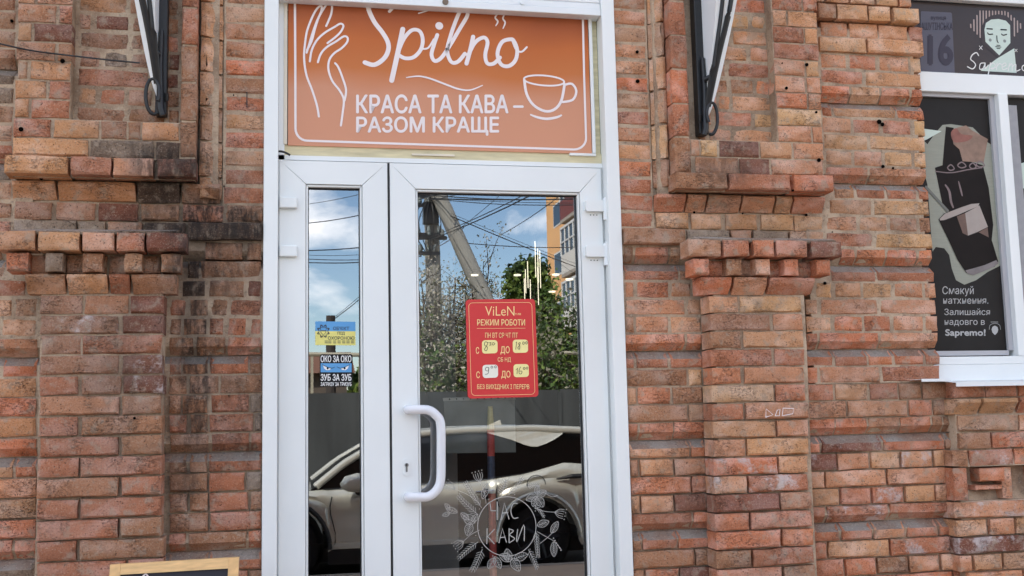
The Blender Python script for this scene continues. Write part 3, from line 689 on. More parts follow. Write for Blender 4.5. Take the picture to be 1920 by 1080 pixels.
for i, (a, b) in enumerate(((lx0, lx1), (rx0, rx1))):
    leaf = MB().box(a + .02, b - .02, .105, .109, zb + .01, zt - .01)
    root = leaf
    leaf_e = MB(); leaf_e.box(a + .012, b - .012, .085, .1, zt - .03, zt - .012)
    lf = leaf_e.build('door_leaf', M_WHITE, door)
    mitred(lf, a, b, zb, zt, gx[i][0] - .010, gx[i][1] + .010, zb + .13, gz[i] + .010, LY, .1, M_WHITE, 'leaf_rail')
    mitred(lf, gx[i][0] - .0095, gx[i][1] + .0095, zb + .1305, gz[i] + .0095, gx[i][0], gx[i][1], zb + .14, gz[i], LY + .008, .1, M_WHITE, 'glazing_bead')
    mitred(lf, gx[i][0] - .0002, gx[i][1] + .0002, zb + .1398, gz[i] + .0002, gx[i][0] + .0034, gx[i][1] - .0034, zb + .1434, gz[i] - .0034, LY + .026, .1, M_RUBBER, 'rubber_seal')
    gp_ = MB(); gp_.add([(gx[i][0] + .002, GL, zb + .142), (gx[i][1] - .002, GL, zb + .142), (gx[i][1] - .002, GL, gz[i] - .002), (gx[i][0] + .002, GL, gz[i] - .002)], [(0, 1, 2, 3)])
    gp_.build('glass_pane', M_GLASS, lf)
MB().box(lx1 + .0012, rx0 - .0012, LY + .006, .1, zb, zt - .002).build('rubber_seal', M_RUBBER, door)
MB().box(rx1 + .0004, rx1 + .0026, LY + .01, .1, zb, zt - .002).build('rubber_seal', M_RUBBER, door)
for (px, py) in ((1116, 386), (1117, 471)):
    a = at(px, py, .03); hb = MB()
    pts = [(-.044, -.018), (-.038, -.024), (.04, -.024), (.04, .024), (-.038, .024), (-.044, .018)]
    hb.prism([(a.x + p[0], a.z + p[1]) for p in pts], .022, LY); o = hb.build('hinge', M_WHITE, door)
    MB().tube([(a.x + .046, .03, a.z - .06), (a.x + .046, .03, a.z + .035)], .012, 12).build('hinge_pin', M_METALW, o, smooth=40)
    for q in (-.014, 0, .014): MB().tube([(a.x + q - .004, .0445, a.z - .037), (a.x + q - .004, .0435, a.z - .037)], .0024, 8).build('hinge_slot', M_BLACK, o)
for (py) in (380, 471):
    a = at(541, py, .03)
    MB().box(a.x - .036, a.x + .034, .02, LY, a.z - .022, a.z + .022, .003).build('hinge', M_WHITE, door)
# pull handle
hp = [at(766, 768, .044), at(766, 768, .01), at(784, 768, -.004), at(803, 769, -.008), at(817, 778, -.01), at(826, 795, -.01), at(827, 850, -.01), at(826, 900, -.01), at(818, 920, -.01), at(803, 931, -.008), at(784, 932, -.004), at(766, 932, .01), at(766, 932, .044)]
MB().tube(smoothpts(hp, 6), .0185, 16).build('pull_handle', mat('white_coated_handle', (226, 227, 232), .22, noise=0, coat=.4), door, smooth=60)
a = at(762, 876, LY); pl = MB(); pts = []
for t in range(20):
    g = t / 20 * 2 * math.pi; pts.append((a.x + .0145 * math.cos(g), a.z + .020 * (1 if math.sin(g) > 0 else -1) * (1 if abs(math.sin(g)) > .01 else 0) + .0145 * math.sin(g)))
pl.prism(pts, LY - .007, LY); lk = pl.build('lock_plate', M_WHITE, door)
MB().tube([(a.x, LY - .0072, a.z + .009), (a.x, LY - .011, a.z + .009)], .0078, 14).build('lock_cylinder', mat('steel', (150, 150, 152), .3, metal=1), lk)
MB().box(a.x - .0018, a.x + .0018, LY - .0118, LY - .0108, a.z + .004, a.z + .014).build('keyhole', M_BLACK, lk)
MB().box(a.x - .0035, a.x + .0035, LY - .010, LY - .007, a.z - .018, a.z + .003).build('lock_cylinder_body', mat('steel', (0, 0, 0)), lk)
# transom bar with old foam between leaves and signboard
zs0 = at(540, 273, .05).z; SY = .052
MB().box(tL1 + .0006, tR0 - .0006, .052, .14, zt + .003, zt + .022).build('transom', M_WHITE, door)
MB().box(tL1 + .0006, tR0 - .0006, .058, .14, zt + .0222, zs0 + .004).build('sealant_strip', M_FOAM, door)
xa0, xa1 = X(540, SY, 200), X(1107, SY, 200)
MB().box(tL1 + .0006, xa0 - .018, .07, .14, zs0 + .005, 3.42).build('sealant_strip', mat('aged_foam_side', (176, 156, 132), .9, noise=.2, nscale=50, stretch=(1, 1, .15), bump=.002), door)
MB().box(xa0 - .0178, xa0 - .003, .048, .14, zs0 + .005, 3.42, .002).build('sign_bead', M_WHITED, door)
MB().box(xa1 + .003, xa1 + .018, .048, .14, zs0 + .005, 3.42, .002).build('sign_bead', M_WHITE, door)
MB().box(xa1 + .0182, tR0 - .0006, .07, .14, zs0 + .005, 3.42).build('sealant_strip', M_FOAM, door)
MB().box(xa1 - .10, xa1 + .017, .046, .06, zs0 - .008, zs0 + .003, .001).build('sign_bead', M_WHITE, door)
MB().box(X(778), X(860), .050, .0578, at(800, 290, .05).z - .004, at(800, 290, .05).z + .004).build('sign_bead', M_WHITED, door)
cb = MB(); cb.tube(smoothpts([at(519, 284, .02), at(528, 284, .02), at(537, 287, .015), at(544, 291, .015)], 5), .0045, 8); tag(cb.build('cable_stub', M_RUBBER, smooth=60), 'short black cable end poking out over the left door leaf', 'cable')

# ---- roller shutter housing above the sign
sh = thing('shutter_box', 'white roller shutter housing at the top of the doorway above the orange sign', 'shutter')
z0 = at(820, 13, .0).z
MB().box(tL1 + .0008, tR0 - .0008, -.004, .14, z0, z0 + .028, .002).build('bottom_rail', M_METALW, sh)
for i in range(4): MB().box(tL1 + .0008, tR0 - .0008, .002, .13, z0 + .0285 + .03 * i, z0 + .0575 + .03 * i, .003).build('shutter_slat', M_METALW, sh)
for px in (835, 979):
    c = at(px, 4 if px < 900 else 5, -.004); MB().tube([c, c + Vector((0, -.006, 0))], .013 if px < 900 else .010, 12).build('bolt', mat('dull_bolt', (120, 105, 90), .5, metal=.6) if px < 900 else M_METALW, sh)

# ================================================================== ORANGE SIGN
sg = thing('signboard', 'orange shop sign with a drawn hand, cup and white lettering above the door', 'sign')
ms = bpy.data.materials.new('orange_sign_gradient'); ms.use_nodes = True; n = ms.node_tree; b = n.nodes['Principled BSDF']
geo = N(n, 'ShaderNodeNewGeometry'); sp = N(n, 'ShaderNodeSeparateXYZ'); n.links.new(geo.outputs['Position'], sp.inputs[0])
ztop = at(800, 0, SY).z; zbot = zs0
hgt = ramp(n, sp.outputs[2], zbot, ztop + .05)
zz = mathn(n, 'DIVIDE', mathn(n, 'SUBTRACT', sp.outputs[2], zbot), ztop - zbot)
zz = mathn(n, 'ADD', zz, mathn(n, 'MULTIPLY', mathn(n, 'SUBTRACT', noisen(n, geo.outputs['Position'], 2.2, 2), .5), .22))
rp = N(n, 'ShaderNodeValToRGB'); n.links.new(zz, rp.inputs[0]); e_ = rp.color_ramp.elements  # pinkish at the bottom, orange higher up, dark brown at the top
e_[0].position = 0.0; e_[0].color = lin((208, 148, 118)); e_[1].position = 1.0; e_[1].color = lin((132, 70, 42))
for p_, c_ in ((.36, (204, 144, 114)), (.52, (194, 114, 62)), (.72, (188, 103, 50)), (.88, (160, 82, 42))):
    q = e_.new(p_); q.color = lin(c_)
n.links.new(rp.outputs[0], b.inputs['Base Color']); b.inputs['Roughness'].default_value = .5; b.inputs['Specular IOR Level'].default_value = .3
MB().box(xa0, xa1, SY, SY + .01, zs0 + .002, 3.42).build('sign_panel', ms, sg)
ST = lambda a, b: (490 + a * .3594, b * .3594)
q = Print(SY - .0012, ST)
for pts in ([(300, 608), (290, 550), (265, 470), (235, 390), (223, 300), (230, 210), (242, 150), (270, 80), (295, 40), (314, 32), (312, 60), (290, 110), (268, 170), (250, 230), (236, 275)],
            [(238, 262), (262, 215), (280, 150), (300, 90), (330, 38), (350, 17), (368, 30), (365, 70), (350, 110), (338, 136)],
            [(253, 320), (263, 262), (290, 210), (330, 172), (380, 142), (412, 124), (428, 135), (415, 165), (385, 195), (345, 225)],
            [(295, 325), (310, 282), (340, 247), (390, 216), (430, 190), (450, 197), (446, 222), (418, 252), (380, 278), (355, 312), (350, 362), (370, 422), (408, 472), (430, 520), (424, 590), (415, 655)],
            [(385, 330), (402, 352), (425, 410), (442, 470), (434, 525)]): q.stroke(pts, 11)
q.build('hand_drawing', M_PRINT, sg)
q = Print(SY - .0012, ST)
q.stroke([(572, -20), (562, 15), (560, 50), (590, 115), (632, 170), (660, 220), (662, 262), (640, 305), (590, 338), (540, 326)], 24)
q.stroke([(695, 10), (690, 35), (668, 60)], 16)
q.stroke([(738, 152), (712, 275), (680, 420)], 26)
q.stroke([(716, 265), (745, 200), (785, 158), (825, 162), (842, 205), (832, 258), (795, 298), (750, 304), (718, 288)], 20)
q.stroke([(835, 255), (870, 250), (900, 205)], 10)
q.stroke([(918, 182), (900, 235), (888, 285), (905, 318), (940, 300), (985, 235), (1035, 150), (1075, 80), (1068, 48), (1040, 55), (1012, 115), (985, 195), (970, 265), (990, 322), (1025, 322), (1062, 280)], 20)
q.disc((928, 135), .017, 16)
q.stroke([(1105, 192), (1090, 260), (1070, 332)], 22)
q.stroke([(1078, 290), (1115, 222), (1160, 196), (1180, 222), (1168, 285), (1178, 330), (1212, 332), (1245, 300)], 20)
q.stroke([(1300, 205), (1255, 220), (1232, 280), (1250, 335), (1290, 345), (1325, 315), (1335, 262), (1318, 215)], 20, closed=True)
q.stroke([(1310, 215), (1330, 260), (1358, 270), (1385, 246)], 10)
q.stroke([(755, 405), (820, 398), (880, 410), (960, 440), (1030, 465), (1090, 470), (1155, 445)], 10, taper=True)
q.build('lettering', M_PRINT, sg)
q = Print(SY - .0012, ST)
q.stroke([(1475 + 105 * math.cos(t * math.pi / 8), 420 + 26 * math.sin(t * math.pi / 8) + 8 * math.cos(t * math.pi / 8)) for t in range(16)], 9, closed=True)
q.stroke([(1372, 418), (1384, 490), (1420, 548), (1480, 580), (1530, 570), (1565, 525), (1582, 440)], 14)
q.stroke([(1582, 443), (1620, 438), (1643, 475), (1625, 520), (1572, 533)], 12)
q.build('cup_drawing', M_PRINT, sg); q = Print(SY - .0012, ST); q.stroke([(1402, 597), (1440, 612), (1490, 620), (1540, 612), (1568, 600)], 14, taper=True); q.build('saucer_drawing', M_PRINT, sg)
q = Print(SY - .0012, ST)
q.stroke([(1245, 62), (1220, 90), (1234, 112), (1222, 136)], 9, taper=True); q.stroke([(1276, 62), (1260, 95), (1272, 118), (1260, 150)], 9, taper=True)
q.stroke([(800, 44), (840, 34)], 7, 1); q.stroke([(820, 70), (870, 55), (915, 40)], 7)
q.build('steam_drawing', M_PRINT, sg)['kind'] = 'stuff'
q = Print(SY - .0012, ST)
cor = lambda cx_, cy_, rx_, ry_, a0, a1: [(cx_ + rx_ * math.cos(R(a0 + (a1 - a0) * i / 7)), cy_ + ry_ * math.sin(R(a0 + (a1 - a0) * i / 7))) for i in range(8)]
q.stroke([(175, -20), (177, 300), (178, 670)] + cor(240, 670, 62, 64, 180, 90)[1:] + [(900, 756), (1630, 780)] + cor(1632, 722, 62, 58, 90, 0)[1:] + [(1684, 400), (1677, 70)], 12, 1)
q.build('border_line', M_PRINT, sg)
text('КРАСА ТА КАВА –', 497, 495, 1366, 590, SY - .0012, 'lettering', M_PRINT, sg, bold=.03, tf=lambda a, b: ST(a, b + 0)).location.z = 0
text('РАЗОМ КРАЩЕ', 497, 610, 1238, 706, SY - .0012, 'lettering', M_PRINT, sg, bold=.03, tf=ST)

# ================================================================== THINGS ON THE GLASS
YG = GL - .002
CT = lambda a, b: (760 + a * .2407, 540 + b * .2407)
red = mat('red_hours_card', (208, 50, 52), .4, noise=.03, nscale=5); crm = mat('cream_print', (250, 214, 150), .5, noise=0)
hs = thing('opening_hours_sign', 'red opening hours card with rounded corners hung on the door glass', 'sign')
def rrect(c, r=22, n=5):
    """c: four pixel corners TL,TR,BR,BL"""
    out = []
    for i in range(4):
        p = Vector(c[i]).to_3d(); a = Vector(c[i - 1]).to_3d(); b_ = Vector(c[(i + 1) % 4]).to_3d()
        u = (a - p).normalized(); v = (b_ - p).normalized()
        for k in range(n + 1):
            g = k / n * math.pi / 2; out.append(tuple((p + u * r * (1 - math.sin(g)) + v * r * (1 - math.cos(g))))[:2])
    return out
YS = YG - .006
def slab(name, corners, r, y, th, m, parent, tf=None):
    tf = tf or (lambda a, b: (a, b))
    pts = [at(*tf(*p), y) for p in rrect(corners, r)]
    mb = MB(); mb.prism([(p.x, p.z) for p in pts], y, y + th); return mb.build(name, m, parent)
slab('card', [(470, 90), (1010, 85), (1037, 847), (487, 862)], 28, YS, .003, red, hs, CT)
q = Print(YS - .0006, CT); q.stroke(rrect([(493, 116), (985, 112), (1010, 828), (515, 838)], 30), 3, 1, True); q.stroke([(558, 315), (935, 313)], 2.5, 1); q.build('border_line', crm, hs)
YT = YS - .0007
text('ViLeN', 622, 142, 850, 216, YT, 'lettering', crm, hs, bold=-.005, tf=CT); text('TUBE', 852, 196, 902, 211, YT, 'lettering', crm, hs, tf=CT)
text('РЕЖИМ РОБОТИ', 560, 244, 932, 292, YT, 'lettering', crm, hs, bold=.02, tf=CT)
text('ПН ВТ СР ЧТ ПТ', 622, 348, 876, 388, YT, 'lettering', crm, hs, bold=.01, tf=CT)
text('С', 550, 460, 574, 512, YT, 'lettering', crm, hs, bold=.02, tf=CT); text('ДО', 742, 454, 812, 518, YT, 'lettering', crm, hs, bold=.02, tf=CT)
text('СБ НД', 720, 540, 822, 580, YT, 'lettering', crm, hs, bold=.01, tf=CT)
text('С', 553, 650, 580, 702, YT, 'lettering', crm, hs, bold=.02, tf=CT); text('ДО', 748, 645, 818, 708, YT, 'lettering', crm, hs, bold=.02, tf=CT)
text('БЕЗ ВИХІДНИХ І ПЕРЕРВ', 560, 750, 965, 794, YT, 'lettering', crm, hs, bold=.015, tf=CT)
note = mat('pale_yellow_note', (244, 232, 160), .6, noise=.03)
notew = mat('white_note', (238, 236, 222), .6, noise=.03)
for (c, m_) in ((([(597, 407), (718, 405), (719, 508), (598, 512)]), note), (([(836, 403), (955, 401), (957, 503), (838, 507)]), note), (([(601, 599), (721, 597), (723, 698), (603, 702)]), notew), (([(842, 594), (961, 592), (963, 692), (844, 696)]), note)):
    slab('time_note', c, 24, YS - .0011, .0006, m_, hs, CT)
q = Print(YS - .0016, CT)
q.stroke([(645, 425), (622, 420), (618, 445), (640, 462), (632, 488), (616, 480), (630, 455), (645, 425)], 4); q.stroke([(655, 425), (668, 425), (660, 435), (668, 444), (655, 446)], 3.5); q.stroke([(685, 425), (675, 435), (685, 445), (697, 434)], 3.5, closed=True)
q.stroke([(862, 425), (868, 418), (860, 478)], 4, 1); q.stroke([(895, 425), (880, 432), (892, 450), (888, 478), (876, 465), (890, 445), (895, 425)], 4); q.stroke([(918, 420), (912, 432), (920, 440), (928, 428)], 3.5, closed=True); q.stroke([(942, 418), (936, 428), (944, 438), (951, 425)], 3.5, closed=True)
q.stroke([(652, 622), (630, 618), (625, 640), (645, 645), (650, 622), (645, 665), (622, 672)], 4); q.stroke([(672, 608), (666, 618), (675, 625), (682, 615)], 3.5, closed=True); q.stroke([(700, 606), (694, 616), (703, 623), (710, 613)], 3.5, closed=True)
q.stroke([(862, 638), (874, 622), (870, 668)], 4, 1); q.stroke([(898, 615), (886, 640), (888, 666), (904, 668), (908, 648), (890, 648)], 4); q.stroke([(924, 618), (918, 628), (926, 636), (934, 625)], 3.5, closed=True); q.stroke([(947, 615), (941, 625), (949, 633), (955, 622)], 3.5, closed=True)
q.build('handwriting', M_INK, hs)['kind'] = 'stuff'
# stickers on the narrow leaf
K7 = lambda a, b: (570 + a * .16667, 580 + b * .16667)
st1 = thing('security_sticker', 'blue and yellow security notice sticker on the narrow glass pane', 'sticker')
MB().prism([(at(*K7(*p), YG).x, at(*K7(*p), YG).z) for p in ((127, 135), (578, 140), (578, 247), (127, 245))], YG - .001, YG).build('sticker_half', mat('sky_blue_print', (90, 158, 214), .4, noise=.02), st1)
MB().prism([(at(*K7(*p), YG).x, at(*K7(*p), YG).z) for p in ((127, 245), (578, 247), (580, 405), (127, 402))], YG - .001, YG).build('sticker_half', mat('yellow_print', (230, 222, 128), .4, noise=.02), st1)
dk = mat('dark_print', (44, 48, 58), .5, noise=0)
YQ = YG - .0014
text("ОБ'ЄКТ", 328, 196, 508, 232, YQ, 'lettering', dk, st1, tf=K7, bold=.006); text('ПІД', 378, 252, 458, 290, YQ, 'lettering', dk, st1, tf=K7, bold=.012); text('ОХОРОНОЮ', 270, 304, 566, 342, YQ, 'lettering', dk, st1, tf=K7, bold=.012)
q = Print(YQ, K7)
for i in range(8):
    g = i * math.pi / 4 + .39; c = (218 + 58 * math.cos(g), 245 + 62 * math.sin(g))
    q.stroke([(c[0] + 16 * math.cos(g + 2.2), c[1] + 16 * math.sin(g + 2.2)), (c[0] + 12 * math.cos(g), c[1] + 12 * math.sin(g)), (c[0] + 16 * math.cos(g - 2.2), c[1] + 16 * math.sin(g - 2.2))], 11)
q.stroke([(185, 205), (250, 205), (245, 260), (218, 290), (190, 260)], 6, 1, True); q.stroke([(196, 241), (246, 241)], 9, 1)
for yy in (357, 377):
    for x0 in (236, 275, 330, 380, 432, 480, 530): q.stroke([(x0, yy), (x0 + 30, yy)], 8, 1)
q.build('emblem', dk, st1)
st2 = thing('slogan_sticker', 'black slogan sticker with two glaring eyes on a blue band under the security sticker', 'sticker')
slab('sticker_base', [(178, 505), (546, 505), (546, 868), (178, 868)], 26, YG - .0011, .001, M_BLACK, st2, K7)
slab('blue_band', [(187, 607), (536, 607), (536, 708), (187, 708)], 4, YG - .0016, .0004, mat('sky_blue_print', (0, 0, 0)), st2, K7)
wp = mat('sticker_white', (240, 240, 240), .5, noise=0); YQ = YG - .0015
text('ОКО ЗА ОКО', 188, 520, 532, 594, YQ, 'lettering', wp, st2, bold=.03, tf=K7); text('ЗУБ ЗА ЗУБ', 188, 728, 532, 802, YQ, 'lettering', wp, st2, bold=.03, tf=K7); text('ЗАГРИЗУ ЗА ТРИЗУБ', 188, 820, 534, 862, YQ, 'lettering', wp, st2, bold=.03, tf=K7)
q = Print(YG - .0022, K7); q.fill([(213, 628), (262, 655), (305, 668), (285, 682), (250, 684), (226, 665)]); q.build('eye', wp, st2); q = Print(YG - .0022, K7); q.fill([(505, 628), (460, 655), (413, 668), (432, 682), (468, 684), (494, 665)]); q.build('eye', wp, st2)
q = Print(YG - .0026, K7); q.disc((266, 662), .004, 10, .005); q.disc((457, 662), .004, 10, .005); q.stroke([(205, 622), (260, 650), (310, 662), (345, 650)], 5); q.stroke([(515, 622), (460, 650), (410, 662), (372, 648)], 5); q.build('eye_line', M_BLACK, st2)
# white paint drawing on the door glass
WT = lambda a, b: (760 + a * .2778, 780 + b * .2778)
wr_ = thing('window_drawing', 'white hand-painted flower wreath with lettering low on the door glass', 'drawing')
q = Print(GL - .0012, WT)
q.stroke([(685 + 197 * math.cos(t * math.pi / 16), 745 + 200 * math.sin(t * math.pi / 16)) for t in range(32)], 4.5, 3, True)
for pts in ([(572, 590), (578, 640), (610, 640)], [(620, 580), (620, 700)], [(645, 700), (668, 588), (700, 695)], [(655, 655), (692, 652)], [(755, 590), (728, 592), (712, 640), (728, 688), (760, 686)],
            [(552, 760), (550, 862)], [(600, 765), (555, 812), (600, 862)], [(632, 855), (655, 760), (682, 852)], [(640, 820), (674, 818)], [(700, 760), (700, 855)], [(700, 762), (730, 775), (704, 802), (738, 828), (702, 855)],
            [(758, 765), (752, 850), (800, 735), (802, 842)]): q.stroke(pts, 6, 4 if len(pts) > 3 else 1)
def leaf(cx, cy, L_, ang, wdt, veins=4):
    u = (math.cos(R(ang)), -math.sin(R(ang))); v = (-u[1], u[0])
    f_ = lambda s, t: (cx + u[0] * s * L_ + v[0] * t * wdt, cy + u[1] * s * L_ + v[1] * t * wdt)
    q.stroke([f_(0, 0), f_(.3, .42), f_(.65, .42), f_(1, 0), f_(.65, -.42), f_(.3, -.42)], 3.2, 3, True)
    q.stroke([f_(0, 0), f_(1, 0)], 2.6, 1)
    for i in range(veins):
        s = .15 + .65 * i / veins
        q.stroke([f_(s, 0), f_(s + .16, .3)], 2.2, 1); q.stroke([f_(s, 0), f_(s + .16, -.3)], 2.2, 1)
def fern(cx, cy, L_, ang, wd, n_=8, curve=.2):
    u = (math.cos(R(ang)), -math.sin(R(ang))); v = (-u[1], u[0])
    f_ = lambda s, t: (cx + u[0] * s * L_ + v[0] * (t * wd + curve * s * s * L_), cy + u[1] * s * L_ + v[1] * (t * wd + curve * s * s * L_))
    q.stroke([f_(0, 0), f_(.5, 0), f_(1, 0)], 3)
    for i in range(n_):
        s = .1 + .85 * i / n_
        for d in (1, -1): q.stroke([f_(s, 0), f_(s + .07, .28 * d), f_(s + .13, .5 * d * (1 - .5 * s))], 2.8, 2)
def tulip(cx, cy, L_, ang):
    u = (math.cos(R(ang)), -math.sin(R(ang))); v = (-u[1], u[0])
    f_ = lambda s, t: (cx + u[0] * s + v[0] * t, cy + u[1] * s + v[1] * t)
    q.stroke([f_(0, 0), f_(L_ * .5, L_ * .06), f_(L_, 0)], 3)
    for t in (-30, -16, 0, 16, 30): q.stroke([f_(L_, 0), f_(L_ + 30, t * .9), f_(L_ + 62, t)], 2.8, 3)
    for t in (-34, -12, 12, 34): q.disc((f_(L_ + 74, t)), .0024, 6)
tulip(500, 590, 190, 150); fern(515, 620, 210, 125, 46, 11, .05); tulip(545, 590, 150, 106); leaf(520, 560, 110, 70, 46)
fern(490, 665, 190, 142, 52, 10, .1); leaf(350, 650, 80, 160, 40, 3); leaf(300, 630, 50, 130, 30, 2); leaf(300, 655, 52, 200, 30, 2); leaf(375, 655, 70, -60 + 20, 40)
leaf(470, 720, 90, 150, 70, 5); leaf(440, 720, 90, 255, 60, 5); leaf(455, 715, 60, 60, 40, 3); tulip(500, 770, 130, 215); fern(490, 850, 180, 215, 50, 8, -.1); fern(520, 900, 170, 250, 60, 8, .1)
leaf(600, 950, 90, 300, 50, 4); leaf(600, 960, 80, 240, 50, 4); leaf(700, 985, 0.1 + 90, 100, 60, 5); leaf(720, 960, 100, 300, 66, 5); leaf(735, 965, 95, 20, 60, 4); leaf(720, 970, 90, 160, 60, 5); fern(830, 900, 150, 300, 44, 7, .1)
leaf(890, 740, 85, 20, 50, 5); leaf(985, 790, 90, 60, 46, 5); leaf(1000, 850, 100, 272, 46, 5); fern(880, 770, 190, 275, 40, 9, 0); q.stroke([(910, 860), (960, 820), (1000, 780)], 3); q.stroke([(890, 780), (960, 820), (1010, 850), (1055, 905)], 3)
for i in range(6): q.disc((1000 + i * 10, 825 + i * 16), .003, 6)
leaf(885, 540, 75, 200, 50, 5); leaf(890, 545, 80, 300, 56, 5); leaf(890, 540, 70, 30, 50, 5); leaf(885, 545, 70, 250, 46, 4); leaf(890, 530, 60, 90, 40, 4); tulip(870, 620, 140, -12); fern(870, 600, 110, 320, 30, 6)
fern(700, 530, 150, 45, 40, 7, -.1); fern(820, 480, 90, 20, 34, 6); q.stroke([(950, 525), (990, 545), (1030, 535)], 3)
fern(650, 540, 120, 84, 60, 7)
for i in range(14):
    g = R(20 + i * 24); q.disc((685 + 218 * math.cos(g), 745 + 222 * math.sin(g)), .0022, 6)
q.build('painted_lines', mat('white_glass_paint', (176, 175, 170), .7, noise=0), wr_)

# ================================================================== THINGS INSIDE THE SHOP
em = mat('lamp_glow', (255, 244, 224), emit=((255, 240, 214), 1.1), noise=0)
def inside(px, py, d): return at(px, py, d)
lab = ['far left downlight above the glass drawing side', '']
for i, (px, py, wh) in enumerate(((820, 515, 'leftmost small round ceiling downlight seen through the door beside the blinds'), (890, 517, 'round ceiling downlight glowing in front of the slanting strut reflection'),
       (970, 517, 'round ceiling downlight just left of the hanging tube lamps'), (1042, 516, 'round ceiling downlight just right of the hanging tube lamps'), (1068, 525, 'rightmost round ceiling downlight near the door edge'), (1035, 548, 'lowest round ceiling downlight, beneath the others at the right'))):
    c = inside(px, py, 6.7 if i < 4 else 6.1 if i == 4 else 7.4)
    o = thing('downlight', wh, 'lamp', 'ceiling downlights inside the shop', (c.x, c.y, c.z))
    for nm, r_, zz_, m_ in (('trim_ring', .050, .012, M_METALW), ('lens', .038, 0, em)):
        mb = MB(); mb.tube([(0, 0, zz_ + (.02 if nm == 'trim_ring' else .010)), (0, 0, zz_)], r_, 16); mb.build(nm, m_, o)
for i, (ls, lb) in enumerate((([(1003, 452, 520), (1008, 466, 530), (1012, 470, 540), (1008, 500, 572)], 'upper cluster of slim hanging tube lamps right of centre in the door glass'), ([(989, 490, 540), (985, 505, 550), (983, 522, 562), (994, 524, 562)], 'lower cluster of slim hanging tube lamps just above the red card'))):
    o = thing('pendant_lamp', lb, 'lamp', 'hanging tube lamps inside the shop')
    for j, (px, a_, b_) in enumerate(ls):
        p0, p1 = inside(px, a_, 4.4 + .1 * j), inside(px, b_, 4.4 + .1 * j)
        p1.x = p0.x; p1.y = p0.y
        MB().tube([p1, p0], .0036, 8).build('tube', em, o); MB().tube([p0, Vector((p0.x, p0.y, 3.3))], .0015, 4).build('cord', M_RUBBER, o)
bl = thing('vertical_blind', 'pale vertical blind slats hanging behind the left side of the wide glass', 'blind')
for i, px in enumerate((800, 824, 842)):
    p = at(px, 560, .42); ang = .9
    MB().add([(p.x - .035, .40 + .02 * i, ZB + .05), (p.x + .035, .44 + .02 * i, ZB + .05), (p.x + .035, .44 + .02 * i, 3.1), (p.x - .035, .40 + .02 * i, 3.1)], [(0, 1, 2, 3)]).build('slat', mat('grey_voile', (160, 162, 166), .9, noise=.15, nscale=5), bl)
q4 = Print(.125, lambda a, b: (a, b))
o = thing('notice_sleeve', 'clear plastic file sleeve with a punched white edge taped behind the door glass', 'notice')
mb = MB(); c = [at(*p, .125) for p in ((832, 752), (965, 749), (967, 848), (836, 850))]
mb.prism([(p.x, p.z) for p in c], .122, .125); mb.build('sheet', mat('grey_plastic_sheet', (150, 154, 152), .35, noise=.35, nscale=7, bump=.004), o)
c = [at(*p, .120) for p in ((830, 746), (966, 742), (966, 749), (831, 752))]; mb = MB(); mb.prism([(p.x, p.z) for p in c], .119, .1215); mb.build('punched_strip', mat('strip_white', (214, 214, 208), .5), o)
q = Print(.1185)
for i in range(10): q.disc((843 + i * 13, 748.5 - i * .35), .0035, 6)
q.build('punch_hole', M_BLACK, o)['kind'] = 'stuff'
ps = thing('rolled_poster', 'narrow upright rolled poster in yellow, red and navy standing behind the door glass', 'poster')
for i, (ya, yb, c) in enumerate(((762, 805, (196, 180, 120)), (805, 855, (186, 60, 56)), (855, 900, (48, 60, 88)), (900, 925, (206, 196, 190)), (925, 972, (170, 70, 56)), (972, 1010, (180, 82, 66)), (1010, 1060, (176, 56, 52)), (1060, 1110, (190, 120, 100)))):
    pa, pb = at(919 + i * .8, ya, .105), at(920 + i * .8, yb, .105)
    MB().tube([pa, pb], .0155 if i else [.010, .0155], 10, False).build('printed_band', mat('poster_band_%d' % i, tuple(min(255, int(q_ * 1.05 + 50)) for q_ in c), .5, noise=.3, nscale=60), ps)

# ================================================================== WINDOW AT THE RIGHT
YW = .085
win = thing('shop_window', 'white framed shop window with black printed film at the right edge', 'window')
wx0, wx1 = X(1738, .04, 560) - .06, 4.35
zA = at(1820, 142, YW).z; zA2 = at(1820, 178, YW).z; zTop = at(1820, 6, YW).z
zB1 = at(1800, 658, YW).z
MB().box(wx0, wx1, .055, .16, zA2, zA, .002).build('transom', M_WHITE, win)
MB().box(wx0, wx1, .055, .16, zTop, zTop + .3, .002).build('head_rail', M_WHITE, win)
sx = X(1873, .05, 210); sx1 = X(1890.5, .05, 210)
MB().box(sx, sx1, .045, .16, at(1830, 668, .05).z, zA2 - .0005, .002).build('mullion', M_WHITE, win)
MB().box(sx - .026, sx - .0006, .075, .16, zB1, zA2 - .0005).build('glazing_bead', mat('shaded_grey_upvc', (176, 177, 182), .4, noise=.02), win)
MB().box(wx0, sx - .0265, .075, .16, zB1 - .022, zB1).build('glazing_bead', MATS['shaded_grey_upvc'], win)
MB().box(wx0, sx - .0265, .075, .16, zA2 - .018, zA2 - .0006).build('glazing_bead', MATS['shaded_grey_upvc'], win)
zs_ = at(1830, 668, .05).z
MB().box(wx0, wx1, .05, .16, at(1830, 683, .05).z, zs_ - .0006, .001).build('bottom_rail', M_WHITE, win)
MB().box(wx0, wx1, .046, .16, at(1830, 714, .05).z, at(1830, 683, .05).z - .001, .001).build('bottom_rail', M_WHITE, win)
film = mat('black_window_film', (34, 33, 33), .5, spec=.2, noise=.2, nscale=12)
MB().box(wx0, sx - .025, .09, .1, zB1 - .01, zA2 - .01).build('printed_film', film, win)
MB().box(wx0, wx1, .09, .1, zA + .0006, zTop - .0006).build('printed_film', mat('dark_violet_film', (30, 28, 36), .3, noise=.2, nscale=6), win)
MB().box(sx1 + .02, wx1, .09, .1, zs_, zA2 - .01).build('printed_film', film, win)
